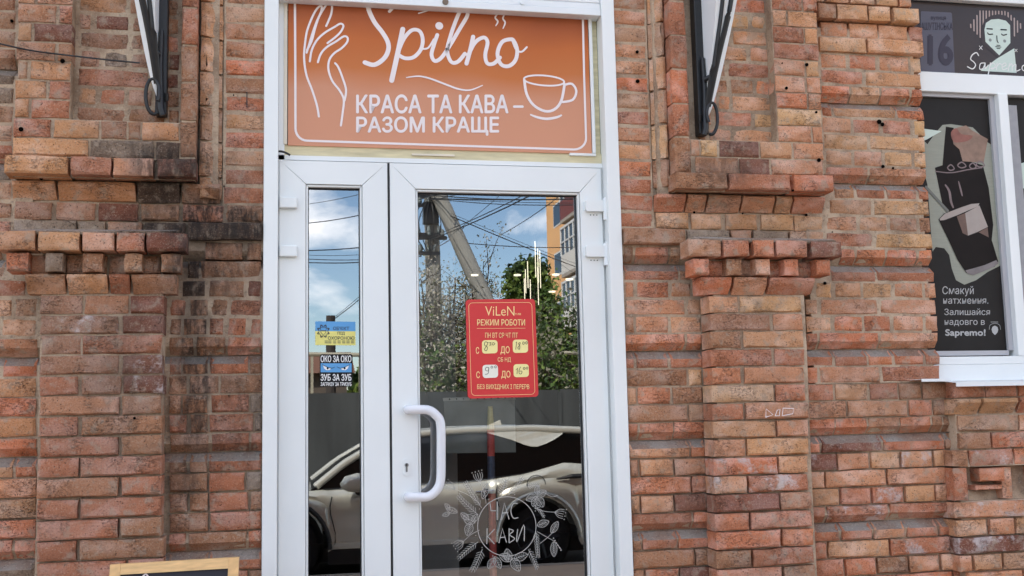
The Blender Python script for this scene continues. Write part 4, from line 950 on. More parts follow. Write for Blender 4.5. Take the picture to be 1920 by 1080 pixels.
MB().box(sx1 + .0006, sx1 + .055, .06, .16, zs_, zA2 - .05).build('glazing_bead', mat('mid_grey_upvc', (150, 150, 154), .5), win)
sage = mat('sage_print', (142, 146, 134), .4, noise=.08, nscale=150, stretch=(.1, 1, 1)); cof = mat('coffee_print', (24, 19, 19), .5, spec=.15, noise=.3, nscale=14); mint = mat('mint_print', (198, 214, 204), .4, noise=.03)
YF = .0892
T6 = lambda a, b: (1720 + a * .315, 220 + b * .3148)
q = Print(YF, T6)
q.fill([(-30, 70), (60, 160), (110, 90), (150, 45), (200, 40), (330, 60), (420, 150), (470, 180), (500, 600), (512, 660), (485, 690), (500, 740), (515, 800), (500, 880), (420, 920), (350, 970), (280, 997), (230, 970), (205, 900), (190, 820), (160, 780), (110, 772), (90, 800), (60, 400)], 1)
q.build('milk_splash', sage, win)
q = Print(YF - .0004, T6); q.fill([(-20, 60), (145, 82), (60, 130), (-10, 160)]); q.build('paper_corner', mint, win)
q = Print(YF - .0008, T6); q.fill([(105, 300), (150, 285), (170, 55), (215, 62), (240, 150), (270, 250), (390, 285), (425, 420), (452, 640), (440, 760), (250, 760), (200, 590), (150, 520)]); q.build('tall_glass', cof, win)
q = Print(YF - .0012, T6); q.fill([(205, 90), (240, 60), (290, 48), (330, 80), (420, 130), (395, 270), (270, 262), (250, 190), (215, 160)]); q.build('paper_cone', mat('tan_cone_print', (140, 112, 96), .4, noise=.35, nscale=25), win)
q = Print(YF - .0014, T6); q.fill([(200, 90), (232, 64), (262, 100), (330, 110), (300, 140), (240, 150), (212, 140)], 3); q.build('garnish', mat('salmon_print', (140, 86, 74), .5, noise=.3, nscale=30), win)
q = Print(YF - .0016, T6)
for a_, b_, c_ in ((180, 300, 40), (240, 285, 50), (310, 290, 40), (350, 280, 50)): q.stroke([(a_, b_), (a_ + c_ * .5, b_ - 18), (a_ + c_, b_ + 6), (a_ + c_ * .4, b_ + 16)], 7, 3, True)
q.stroke([(108, 322), (200, 330), (300, 312), (385, 300)], 6); q.stroke([(165, 400), (190, 440), (200, 500), (215, 540)], 14, taper=True); q.stroke([(245, 380), (258, 430), (268, 470)], 10, taper=True)
q.build('ice_highlight', mat('ice_print', (120, 104, 106), .4, noise=.2), win)
q = Print(YF - .0020, T6); q.fill([(126, 608), (160, 572), (250, 540), (320, 515), (372, 512), (390, 540), (420, 660), (452, 760), (482, 860), (460, 890), (400, 912), (330, 938), (290, 925), (240, 850), (190, 740)]); q.build('small_glass', cof, win)
q = Print(YF - .0024, T6); q.fill([(132, 605), (165, 573), (250, 540), (320, 516), (370, 512), (362, 530), (300, 556), (230, 586), (160, 612), (135, 614)]); q.fill([(285, 570), (370, 525), (420, 652), (360, 682), (300, 705)]); q.build('milk_foam', mat('foam_print', (158, 148, 142), .4, noise=.1), win)
q = Print(YF - .0025, T6); q.fill([(235, 590), (285, 570), (302, 705), (270, 690)]); q.fill([(365, 685), (418, 655), (425, 715)]); q.build('coffee_blend', mat('latte_print', (96, 72, 64), .4, noise=.2), win)
q = Print(YF - .0028, T6); q.stroke([(52, 415), (110, 480), (180, 556)], 16, 1); q.build('straw', mat('straw_print', (96, 100, 96), .4, noise=.1), win)
q = Print(YF - .0028, T6); q.fill([(285, 912), (330, 900), (400, 880), (470, 850), (484, 868), (455, 892), (335, 940), (300, 932)]); q.build('glass_foot', mat('glassfoot_print', (120, 114, 116), .4, noise=.3, nscale=20), win)
lg = mat('light_grey_print', (176, 176, 176), .5, noise=0)
T7 = lambda a, b: (1500 + a * .25926, 540 + b * .25926)
text('Смакуй', 1030, -14, 1256, 60, YF - .0002, 'lettering', lg, win, tf=T7)
text('натхнення.', 1036, 76, 1362, 114, YF - .0002, 'lettering', lg, win, tf=T7)
text('Залишайся', 1044, 148, 1374, 196, YF - .0002, 'lettering', lg, win, tf=T7)
text('надовго в', 1046, 232, 1336, 276, YF - .0002, 'lettering', lg, win, tf=T7)
text('Sapremo!', 1052, 300, 1340, 358, YF - .0002, 'lettering', lg, win, tf=T7, bold=.03)
q = Print(YF - .0002, T7); q.fill([(1385, 300), (1392, 280), (1410, 272), (1428, 282), (1434, 302), (1428, 322), (1410, 340), (1392, 322)]); q.stroke([(1380, 246), (1432, 246)], 3, 1)
q.stroke([(1368, 300), (1375, 268), (1410, 255), (1442, 268), (1450, 300)], 2.5); q.build('emblem', lg, win)
# upper film: house number and logo
T5 = lambda a, b: (1500 + a * .27778, b * .27778)
slab('number_plate', [(815, 75), (1025, 85), (1045, 495), (812, 488)], 10, .0885, .001, mat('slate_plate_print', (74, 76, 92), .4, noise=.1, nscale=10), win, T5)
dkv = mat('deep_violet_print', (40, 36, 56), .5, noise=0)
text('вулиця', 884, 112, 984, 140, .088, 'lettering', dkv, win, tf=T5, bold=.02); text('ВАШУТІНСЬКА', 800, 152, 1030, 202, .088, 'lettering', dkv, win, tf=T5, bold=.02)
text('16', 868, 240, 1026, 434, .088, 'lettering', dkv, win, tf=T5, bold=.05)
q = Print(.0882, T5); q.fill([(1245, 200), (1255, 155), (1290, 132), (1340, 128), (1390, 140), (1418, 170), (1420, 290), (1345, 374), (1252, 282)]); q.fill([(1218, 478), (1330, 395), (1446, 326), (1462, 492)]); q.build('logo_face', mint, win)
q = Print(.0879, T5)
for pts in ([(1262, 194), (1298, 196)], [(1356, 200), (1392, 202)]): q.stroke(pts, 8, 1)
q.stroke([(1266, 222), (1275, 232), (1300, 230)], 7, 3); q.stroke([(1360, 230), (1372, 238), (1394, 232)], 7, 3); q.stroke([(1328, 242), (1330, 275), (1337, 288)], 6, 1)
for pts in ([(1328, 305), (1350, 307)], [(1320, 315), (1356, 318)], [(1328, 326), (1350, 328)]): q.stroke(pts, 5, 1)
q.build('logo_features', M_BLACK, win)
q = Print(.0879, T5); q.disc((1284, 270), .008, 12); q.disc((1381, 277), .008, 12); q.build('logo_cheek', mat('cheek_print', (130, 136, 134), .5, noise=0), win)
q = Print(.0899, T5)
for i in range(17):
    x_ = 1152 + i * 21
    def edge(x, pts):
        for (a_, b_), (c_, d_) in zip(pts[:-1], pts[1:]):
            if a_ <= x <= c_: return b_ + (d_ - b_) * (x - a_) / (c_ - a_)
        return pts[-1][1]
    ta = edge(x_, [(1145, 175), (1215, 75), (1395, 78), (1500, 172)]); tb = edge(x_, [(1145, 178), (1225, 262), (1430, 262), (1500, 175)])
    if tb - ta > 6: q.stroke([(x_, ta), (x_ + 1, tb)], 9, 1)
q.build('logo_stripes', mat('rose_print', (168, 150, 146), .5, noise=0), win)
q = Print(.0887, T5); q.fill([(1222, 290), (1226, 190), (1245, 135), (1290, 104), (1340, 96), (1395, 106), (1432, 145), (1442, 200), (1444, 300), (1345, 396)]); q.build('logo_hood', MATS['dark_violet_film'], win)
q = Print(.0876, T5)
q.stroke([(1205, 375), (1190, 355), (1162, 372), (1152, 400), (1172, 418), (1185, 440), (1165, 465), (1130, 450)], 7); q.stroke([(1245, 425), (1218, 430), (1212, 465), (1235, 462), (1250, 425), (1248, 465), (1270, 440)], 6)
q.stroke([(1285, 425), (1276, 470), (1268, 510)], 7); q.stroke([(1282, 445), (1300, 425), (1318, 440), (1305, 465), (1285, 462), (1325, 455)], 6); q.stroke([(1330, 425), (1325, 470)], 6, 1); q.stroke([(1328, 450), (1345, 430), (1362, 436)], 6)
q.stroke([(1362, 455), (1390, 440), (1384, 425), (1364, 440), (1370, 470), (1400, 460)], 6); q.stroke([(1412, 430), (1405, 478)], 6, 1); q.stroke([(1410, 450), (1430, 430), (1432, 478)], 6); q.stroke([(1434, 450), (1456, 434), (1458, 478), (1485, 470)], 6)
q.stroke([(1500, 450), (1515, 440), (1530, 455), (1518, 478), (1500, 470)], 6, closed=True)
q.stroke([(1210, 310), (1230, 334)], 4, 1); q.stroke([(1230, 310), (1210, 334)], 4, 1); q.stroke([(1450, 332), (1466, 350)], 3, 1); q.stroke([(1466, 332), (1450, 350)], 3, 1)
q.build('logo_script', mat('pale_script_print', (226, 226, 222), .5, noise=0), win)
q = Print(.0889); q.fill([(1903, 310), (1935, 300), (1935, 360), (1912, 350)]); q.build('cream_shape', mint, win)
text('ро', 1911, 374, 1940, 388, .0885, 'lettering', lg, win, bold=.02)
# jagged plaster edge against the bricks + white sill
mb = MB(); pr_ = []
for k in range(-4, 22):
    for f_ in (0, .33, .66): pr_.append((wx0 + .0, zl(k + f_)))
sl = thing('window_sill', 'white sheet-metal window sill with a bent left end over the bricks', 'sill')
zc = at(1850, 720, -.10).z
s0, s1 = X(1728, -.09, 712), X(1766, -.09, 714); s2 = X(1790, -.115, 720)
za = at(1740, 712, -.09).z; zi = at(1830, 713, .05).z
def sheet(x0, x1, yf, zf, yb, zb_, lip, nm):
    m = MB(); t_ = .0018
    m.add([(x0, yf, zf - lip), (x1, yf, zf - lip), (x1, yf, zf), (x0, yf, zf), (x1, yb, zb_), (x0, yb, zb_), (x0, yf + t_, zf - lip), (x1, yf + t_, zf - lip), (x1, yf + t_, zf - t_), (x0, yf + t_, zf - t_), (x1, yb, zb_ - t_), (x0, yb, zb_ - t_)],
          [(0, 1, 2, 3), (3, 2, 4, 5), (7, 6, 9, 8), (8, 9, 11, 10), (0, 6, 7, 1), (0, 3, 9, 6), (3, 5, 11, 9), (1, 7, 8, 2), (2, 8, 10, 4)])
    return m.build(nm, M_METALW, sl)
sheet(s0, s2, -.09, za + .004, .05, zi + .004, .012, 'sheet_end'); sheet(s2 + .0005, wx1, -.125, at(1850, 716, -.125).z, .05, zi + .002, .018, 'sheet')

# ================================================================== BRACKETS
def bracket(px_b, sgn, label, wd=.1035, bot=(0, 0)):
    o = thing('canopy_bracket', label, 'bracket', 'scrolled iron canopy brackets beside the door')
    zbt = at(px_b, bot[0], -.06).z; Xb = at(px_b, 120, -.06).x
    m = MB(); m.box(Xb - .021, Xb + .021, -.085, -.03, zbt + .01, 3.9, .003); m.build('wall_bar', M_IRON, o)
    # white tapering panel
    z3, z2, z1 = 3.9, 3.42, zbt + .075
    def prof(t): # t 0 bottom .. 1 top(3.42)
        return (t ** .75) * wd, -.09 - .17 * t ** .9
    m = MB(); n_ = 14; v = []
    for i in range(n_ + 3):
        t = i / n_; z = z1 + (z2 - z1) * t; a, y = prof(t)
        v += [(Xb + sgn * .012, -.07, z), (Xb + sgn * .014, y, z), (Xb + sgn * (.014 + a), y, z), (Xb + sgn * (.014 + a), -.07, z)]
    f = []
    for i in range(n_ + 2):
        for j in range(4): f.append((4 * i + j, 4 * i + (j + 1) % 4, 4 * i + 4 + (j + 1) % 4, 4 * i + 4 + j))
    f += [(0, 1, 2, 3), tuple(4 * (n_ + 2) + j for j in (3, 2, 1, 0))]
    m.add(v, f); m.build('white_panel', M_METALW, o)
    for q_, w2 in ((.36, .0095), (.80, .0105)):
        pts = []
        for i in range(12):
            t = i / 9; a, y = prof(max(t, .01) if t < 1 else t); s_ = min(1, t * 1.6)
            pts.append((Xb + sgn * (.012 + a * q_ * (.45 + .55 * s_)), y - .012, z1 + (z2 - z1) * t + .05))
        MB().tube(smoothpts(pts, 3), w2, 8, flat=1.6).build('flat_bar', M_IRON, o, smooth=60)
    # scroll loop at the foot
    c = Vector((Xb + sgn * .013, -.10, zbt + .082)); pts = []
    for i in range(26):
        g = -R(110) + (i / 25) * R(330); rx_, rz_ = .032 - .0004 * i, .080 - .0014 * i
        pts.append(c + Vector((sgn * .012 + sgn * rx_ * math.cos(g), -.02 * i / 25, rz_ * math.sin(g))))
    MB().tube(pts, .0072, 8).build('scroll', M_IRON, o, smooth=60)
    MB().tube([(Xb - sgn * .010, -.10, zbt), (Xb, -.10, zbt + .03), (Xb + sgn * .004, -.10, zbt + .20), (Xb, -.10, zbt + .34)], [.012, .014, .011, .009], 10).build('foot', M_IRON, o, smooth=60)
    MB().tube([(Xb - .004, -.11, zbt + .24), (Xb + sgn * .03, -.13, zbt + .255)], .011, 8).build('clamp', M_IRON, o, smooth=60)
    MB().tube([(Xb - sgn * .022, -.09, zbt + .062), (Xb - sgn * .022, -.10, zbt + .09)], .008, 8).build('bolt', M_IRON, o, smooth=60)
    return Xb
XbL = bracket(304, -1, 'white panelled iron bracket on the left wall, a thin cable ends at it', bot=(222, 0))
XbR = bracket(1311, 1, 'white panelled iron bracket on the right wall, between door and window', bot=(258, 0))
cbl = MB(); cbl.tube(smoothpts([at(-140, 48, -.1), at(-60, 68, -.1), at(0, 82, -.11), at(60, 95, -.115), at(130, 104, -.12), at(200, 112, -.12), at(262, 118, -.12)], 4), .0032, 6)
tag(cbl.build('cable', M_RUBBER, smooth=60), 'thin black cable running across the bricks to the left bracket', 'cable')

# ================================================================== CHALKBOARD
cbd = thing('chalkboard_stand', 'pine framed pavement chalkboard standing in front of the left wall', 'chalkboard')
pine = mat('pine_wood', (222, 178, 120), .5, noise=.22, nscale=6, bump=.0008, stretch=(4, 30, 1.2)); pine2 = mat('pine_rail', (226, 184, 126), .5, noise=.22, nscale=6, bump=.0008, stretch=(1.2, 30, 18))
slate = mat('chalkboard_slate', (32, 32, 44), .65, noise=.15, nscale=5)
def board(parent, ytop, ybot):
    a, b = at(209, 1056, -.42), at(449, 1042, -.46)
    u = (b - a); u.z = 0; wd = u.length; u.normalize(); nrm = Vector((-u.y, u.x, 0)); zt_ = (a.z + b.z) / 2
    slope = (b.z - a.z) / wd
    dn_ = Vector((0, 0, -1)) + nrm * ((ybot - ytop) / 1.0)
    P0 = Vector((a.x, a.y, 0)) + nrm * 0
    def pt(s, t, off): p = P0 + u * s + dn_ * t + nrm * off; p.z = zt_ - .003 - t + slope * (s - wd / 2) * (1 - t) ; return p
    Hh = zt_ - .0
    def bar(s0, s1, t0, t1, f0, f1, m, nm):
        v = [pt(s, t, f) for f in (f0, f1) for (s, t) in ((s0, t0), (s1, t0), (s1, t1), (s0, t1))]
        MB().add(v, [(0, 3, 2, 1), (4, 5, 6, 7), (0, 1, 5, 4), (1, 2, 6, 5), (2, 3, 7, 6), (3, 0, 4, 7)]).build(nm, m, parent)
    bw = .034
    bar(0, bw, 0, Hh, -.018, 0, pine, 'frame_post'); bar(wd - bw, wd, 0, Hh, -.018, 0, pine, 'frame_post')
    bar(bw + .0005, wd - bw - .0005, 0, bw, -.0175, 0, pine2, 'frame_rail'); bar(bw + .0005, wd - bw - .0005, .82, .82 + bw, -.0175, 0, pine2, 'frame_rail')
    bar(bw + .0006, wd - bw - .0006, bw + .0005, .8195, -.008, -.002, slate, 'board')
    return pt, wd
pt, wd = board(cbd, 0, -.22)
back = thing('x', 'x', 'x'); bpy.data.objects.remove(back)
MB().box(at(215, 1056, -.42).x, at(240, 1056, -.42).x, -.30, -.28, 0, 1.05).build('back_leg', pine, cbd)
MB().box(at(420, 1056, -.42).x, at(445, 1056, -.42).x, -.30, -.28, 0, 1.05).build('back_leg', pine, cbd)
def chalk(strokes):
    m = MB()
    for s in strokes:
        q_ = smoothpts([pt(a, b, -.0095) for a, b in s], 5); v = []
        for i, p in enumerate(q_):
            d = (q_[min(i + 1, len(q_) - 1)] - q_[max(i - 1, 0)]).normalized(); nn = Vector((-d.z, 0, d.x)) * .0028; v += [p + nn, p - nn]
        m.add(v, [(2 * i, 2 * i + 1, 2 * i + 3, 2 * i + 2) for i in range(len(q_) - 1)])
    m.build('chalk_lettering', M_PRINT, cbd)
chalk([[(.125, .046), (.115, .038), (.10, .054), (.092, .066), (.105, .078), (.12, .088), (.122, .102), (.105, .112), (.088, .104)], [(.05, .075), (.075, .06), (.09, .066)], [(.16, .075), (.155, .12)], [(.158, .085), (.18, .08), (.185, .098), (.165, .104)],
       [(.21, .085), (.208, .105)], [(.235, .055), (.232, .105)], [(.255, .105), (.258, .084), (.275, .084), (.278, .105)], [(.31, .084), (.298, .095), (.308, .106), (.322, .096), (.312, .084)]])

# ================================================================== THE STREET (seen mirrored in the glass)
gm = mat('asphalt', (92, 88, 84), .9, noise=.2, nscale=4, bump=.003)
def ground(name, x0, x1, y0, y1, z, m):
    return tag(MB().add([(x0, y0, z), (x1, y0, z), (x1, y1, z), (x0, y1, z)], [(0, 1, 2, 3)]).build(name, m), kind='structure')
ground('road', -160, 160, -7.6, -11.2, -.1, gm)
ground('ground', -160, 160, -11.2, -260, -.1, mat('dusty_verge', (150, 134, 104), .95, noise=.3, nscale=.8, bump=.01))
ground('ground', -160, 160, -.05 + .4, 260, -.1, MATS['dusty_verge'])
ground('pavement', -160, 160, -.0 + .36, -7.45, 0, mat('paving_slabs', (196, 172, 148), .85, noise=.25, nscale=2.5, bump=.003))
tag(MB().box(-40, 40, -7.6, -7.45, -.12, .004).build('kerb', mat('kerb_concrete', (170, 160, 148), .85, noise=.15)), kind='structure')
# ---- parked car
def car():
    root = thing('parked_car', 'champagne coloured crossover parked along the kerb opposite the door', 'car')
    Y0 = -7.85; p = mir(1010, 1000, 7.85); xr = p.x; xf_ = xr - 2.85; zg = -.1
    paint = mat('champagne_paint', (208, 208, 196), .22, metal=.35, noise=0, coat=.6); blk = mat('black_cladding', (22, 22, 24), .5, noise=0); gls = mat('dark_car_glass', (8, 9, 10), .05, noise=0)
    chrome = mat('satin_trim', (210, 212, 214), .25, metal=.9, noise=0); tyre = mat('tyre_rubber', (24, 24, 25), .8); rim = mat('alloy_rim', (52, 53, 56), .4, metal=.6)
    x0, x1 = xf_ - .92, xr + 1.12; Wd = 1.88
    RA = .47
    def arch(x):
        b_ = .26
        for c in (xf_, xr):
            d = abs(x - c)
            if d < RA: b_ = max(b_, .34 + math.sqrt(RA * RA - d * d) * 1.02)
        return b_ + zg
    xs = sorted(set([x0 + (x1 - x0) * i / 40 for i in range(41)] + [c + RA * math.sin(math.pi * j / 16) * s_ for c in (xf_, xr) for j in range(9) for s_ in (-1, 1)]))
    def belt(x):  # beltline height
        t = (x - x0) / (x1 - x0)
        pts = [(0, .78), (.08, .86), (.22, .97), (.34, 1.0), (.6, 1.02), (.74, 1.08), (.84, 1.20), (.95, 1.15), (1, 1.02)]
        for (a, b), (c, d) in zip(pts[:-1], pts[1:]):
            if a <= t <= c: s_ = (t - a) / (c - a); s_ = s_ * s_ * (3 - 2 * s_) if 0 else s_; return b + (d - b) * s_ + zg
        return 1 + zg
    def tap(x):
        t = (x - x0) / (x1 - x0); e = 0
        if t < .14: e = (1 - t / .14) ** 2 * .42
        if t > .9: e = ((t - .9) / .1) ** 2 * .24
        return e
    prof = [(0, .03), (.12, .01), (.3, .0), (.5, .012), (.66, .045), (.78, .02), (.9, .035), (1, .10)]
    for side in (1, -1):
        v = []; f = []
        for x in xs:
            a, b = arch(x), belt(x)
            bulge = 0
            for c in (xf_, xr):
                d = abs(x - c)
                if d < .62: bulge = max(bulge, .05 * math.cos(d / .62 * math.pi / 2))
            for (t, off) in prof:
                y_ = off + tap(x) - bulge * (1 - t * .4)
                v.append((x, Y0 - y_ if side == 1 else Y0 - Wd + y_, a + (b - a) * t))
        n_ = len(prof)
        for i in range(len(xs) - 1):
            for j in range(n_ - 1):
                q_ = (i * n_ + j, (i + 1) * n_ + j, (i + 1) * n_ + j + 1, i * n_ + j + 1); f.append(q_ if side == 1 else q_[::-1])
        link('body_side', v, f, paint, root, smooth=50)
        # wheel arch trim
        for c in (xf_, xr):
            m_ = MB(); pts = [(c + (RA + .02) * math.cos(math.pi * t / 16), Y0 + .038 if side == 1 else Y0 - Wd - .038, zg + .34 + (RA + .02) * 1.08 * math.sin(math.pi * t / 16)) for t in range(17)]
            m_.tube(pts, .028, 6); m_.build('arch_trim', paint if c == xr else blk, root, smooth=60)
        MB().box(xf_ + RA, xr - RA, (Y0 - .03) if side == 1 else (Y0 - Wd + .0), (Y0 + .0) if side == 1 else (Y0 - Wd + .03), zg + .17, zg + .36).build('sill_cladding', blk, root)
        MB().box(xf_ + RA, xr - RA, (Y0 - .01) if side == 1 else (Y0 - Wd - .012), (Y0 + .012) if side == 1 else (Y0 - Wd + .01), zg + .335, zg + .385, .004).build('sill_trim', paint, root)
    # bonnet, deck
    v = []; f = []
    for x in xs:
        for s_ in range(7):
            u_ = s_ / 6; ya = Y0 - .10 - tap(x); yb = Y0 - Wd + .10 + tap(x); v.append((x, ya + (yb - ya) * u_, belt(x) + .05 * math.sin(math.pi * u_)))
    for i in range(len(xs) - 1):
        for j in range(6): f.append((i * 7 + j, i * 7 + j + 1, (i + 1) * 7 + j + 1, (i + 1) * 7 + j))
    link('bonnet', v, f, paint, root, smooth=50)
    # greenhouse: roofline
    def roof(x):
        t = (x - x0) / (x1 - x0)
        pts = [(.24, .98), (.32, 1.28), (.40, 1.50), (.50, 1.60), (.62, 1.63), (.78, 1.63), (.90, 1.59), (.955, 1.50), (.99, 1.12)]
        if t <= pts[0][0]: return belt(x)
        for (a, b), (c, d) in zip(pts[:-1], pts[1:]):
            if a <= t <= c: return b + (d - b) * (t - a) / (c - a) + zg
        return belt(x)
    gxs = [x0 + (x1 - x0) * (.24 + .75 * i / 44) for i in range(45)]
    for side in (1, -1):
        v = []; f = []
        for x in gxs:
            a, b = belt(x) - .01, max(roof(x) - .035, belt(x) - .005)
            for t in (0, .5, 1):
                yy = .095 + .26 * (t * (b - a) / .6) ** 1.1 + tap(x) * .9; v.append((x, Y0 - yy if side == 1 else Y0 - Wd + yy, a + (b - a) * t))
        for i in range(len(gxs) - 1):
            for j in range(2):
                q_ = (i * 3 + j, (i + 1) * 3 + j, (i + 1) * 3 + j + 1, i * 3 + j + 1); f.append(q_ if side == 1 else q_[::-1])
        link('side_window', v, f, gls, root, smooth=60)
        # roof rail line and rear quarter swoosh in body colour
        def gy(x, z): b_ = belt(x) - .01; yy = .095 + .26 * (max(0, z - b_) / .6) ** 1.1 + tap(x) * .9 - .008; return Y0 - yy if side == 1 else Y0 - Wd + yy
        pts = [(x, gy(x, roof(x) - .03), roof(x) - .028) for x in gxs[1:-3]]
        MB().tube(pts, .045, 8).build('roof_rail', paint, root, smooth=60)
        m_ = MB(); A_ = [(xr - .55, roof(xr - .55) - .04), (xr + .02, roof(xr) - .05), (xr + .40, roof(xr + .40) - .04), (xr + .05, roof(xr) - .24), (xr - .25, roof(xr) - .15)]
        A_ = [(p.x, p.z) for p in smoothpts([(a_[0], 0, a_[1]) for a_ in A_], 4, True)]; m_.add([(x, gy(x, z) + (.014 if side == 1 else -.014), z) for x, z in A_], [tuple(range(len(A_)))]); m_.build('rear_pillar', paint, root)
        pts = [(x, gy(x, belt(x)) + (.012 if side == 1 else -.012), belt(x) + .004) for x in gxs[2:32]]; MB().tube(pts, .008, 5).build('window_trim', blk, root)
        for hx in (xr - .62, xr - 1.72):
            hz = zg + .90; o_ = MB(); o_.tube([(hx - .11, Y0 + .028 if side == 1 else Y0 - Wd - .028, hz), (hx + .11, Y0 + .03 if side == 1 else Y0 - Wd - .03, hz + .012)], [.014, .018], 8); o_.build('door_handle', chrome, root, smooth=60)
            MB().tube([(hx + .02, Y0 - .03 if side == 1 else Y0 - Wd + .03, hz - .02), (hx + .02, Y0 + .012 if side == 1 else Y0 - Wd - .012, hz - .02)], .06, 12).build('handle_cup', blk, root)
        for sx_ in (xr - 1.42, xf_ + .52, xr - .46):
            a_, b_ = arch(sx_) + .05, belt(sx_) - .08
            pts = [(sx_ + (.03 * math.sin(t)), (Y0 + .004 if side == 1 else Y0 - Wd - .004) - (.0), a_ + (b_ - a_) * t / 6) for t in range(7)]
            MB().tube(pts, .006, 4).build('door_seam', blk, root)
        gyb = lambda z: Y0 + .035 if side == 1 else Y0 - Wd - .035
        MB().tube([(xr + .22, gyb(0) , zg + 1.02), (xr + .40, gyb(0), zg + 1.045), (xr + .62, gyb(0), zg + 1.05)], [.008, .03, .028], 6).build('rear_vent', blk, root)
        fc = [(xr - .02 + .11 * math.cos(t * math.pi / 8), gyb(0) - (.008 if side == 1 else -.008), zg + .97 + .10 * math.sin(t * math.pi / 8)) for t in range(17)]
        MB().tube(fc, .005, 4).build('fuel_flap', blk, root)
        # mirror
        mxp = xf_ + .76; my = Y0 + .16 if side == 1 else Y0 - Wd - .16
        mm = MB(); pts = [(mxp - .16, my, zg + 1.03), (mxp - .10, my, zg + 1.05), (mxp + .02, my, zg + 1.06), (mxp + .08, my, zg + 1.05)]
        mm.tube(pts, [.03, .085, .11, .10], 12); mm.build('wing_mirror', paint, root, smooth=60)
        MB().tube([(mxp + .03, my, zg + .96), (mxp + .06, my - (.2 if side == 1 else -.2), zg + .94)], .035, 8).build('mirror_stalk', blk, root)
    v = []; f = []
    for x in gxs:
        b = max(roof(x), belt(x)); hh = max(0, b - .035 - belt(x) + .01); yy = .095 + .26 * (hh / .6) ** 1.1 + tap(x) * .9
        for s_ in range(7): u_ = s_ / 6; v.append((x, Y0 - yy + (-Wd + 2 * yy) * u_, b - .03 + .045 * math.sin(math.pi * u_)))
    for i in range(len(gxs) - 1):
        for j in range(6): f.append((i * 7 + j, i * 7 + j + 1, (i + 1) * 7 + j + 1, (i + 1) * 7 + j))
    o_ = link('roof', v, f, [paint, gls], root, smooth=50)
    for pz in o_.data.polygons:
        t_ = (pz.center.x - x0) / (x1 - x0)
        if t_ < .40 or t_ > .92: pz.material_index = 1
    MB().add([(xr - .44, Y0 - Wd / 2 - .02, roof(xr - .5)), (xr - .22, Y0 - Wd / 2 - .03, roof(xr - .25)), (xr - .22, Y0 - Wd / 2 + .03, roof(xr - .25)), (xr - .44, Y0 - Wd / 2 + .02, roof(xr - .5)), (xr - .24, Y0 - Wd / 2, roof(xr - .25) + .085)], [(0, 3, 2, 1), (0, 1, 4), (1, 2, 4), (2, 3, 4), (3, 0, 4)]).build('roof_antenna', paint, root)
    v = []; f = []
    for xx in (x0, x1):
        MB().box(xx - .01, xx + .01, Y0 - Wd + .5, Y0 - .5, zg + .25, zg + .85).build('bumper', paint, root)
    MB().box(x0 + .3, x1 - .3, Y0 - Wd + .16, Y0 - .16, zg + .18, zg + .34).build('underbody', blk, root)
    for c in (xf_, xr):
        for y_ in (Y0 - .03, Y0 - Wd + .26):
            w_ = thing('wheel', '', ''); w_.parent = root
            for k_ in ('label', 'category'):
                if k_ in w_: del w_[k_]
            MB().tube([(c, y_ - .22, zg + .36), (c, y_ - .2, zg + .36), (c, y_ - .03, zg + .36), (c, y_, zg + .36)], [.35, .38, .38, .35], 28).build('tyre', tyre, w_, smooth=50)
            rm = MB(); rm.tube([(c, y_ + .001, zg + .36), (c, y_ + .008, zg + .36)], [.07, .06], 12)
            for k_ in range(5):
                g = k_ * 2 * math.pi / 5; rm.tube([(c, y_ + .004, zg + .36), (c + .24 * math.cos(g), y_ + .002, zg + .36 + .24 * math.sin(g))], [.045, .03], 6)
            rm.tube([(c + .25 * math.cos(t * math.pi / 12), y_ + .001, zg + .36 + .25 * math.sin(t * math.pi / 12)) for t in range(25)], .014, 6); rm.build('rim', rim, w_, smooth=50)
        MB().tube([(c, Y0 - .16, zg + .36), (c, Y0 - .5, zg + .36)], .43, 20).build('wheel_well', blk, root)
car()
# ---- metal fence behind the car
fr_ = 11.3; ftop = mir(630, 738, fr_).z; xL, xR = -16.0, 16.0
fn = thing('metal_fence', 'long dark grey sheet metal fence running behind the parked car', 'fence')
mf = mat('grey_fence_sheet', (78, 82, 82), .6, metal=.1, noise=.4, nscale=1.3, stretch=(3, 1, .5))
w_ = 2.0; x = xL; i = 0
while x < xR:
    MB().box(x + .01, x + w_ - .01, -fr_ - .03, -fr_, -.08, ftop + random.uniform(-.01, .01)).build('fence_panel', mf, fn)
    MB().box(x - .03, x + .03, -fr_ - .06, -fr_ + .02, -.1, ftop - .03).build('fence_post', MATS['grey_fence_sheet'], fn); x += w_
# gas pipe on posts
pz = mir(830, 667, 16).z
gpz = thing('gas_pipe', 'thin overhead pipe on slim posts running above the fence line', 'pipe')
pp = MB(); pp.tube([mir(560, 664, 16), mir(830, 667, 16), mir(1110, 661, 16), mir(1110, 661, 16) + Vector((12, 0, 0))], .04, 8); pp.build('pipe', mat('pale_pipe_paint', (176, 170, 150), .6), gpz)
for px in (585, 675, 850, 1020, 1100):
    q_ = mir(px, 665, 16); MB().box(q_.x - .025, q_.x + .025, -16.03, -15.98, -.1, q_.z).build('post', MATS['pale_pipe_paint'], gpz)
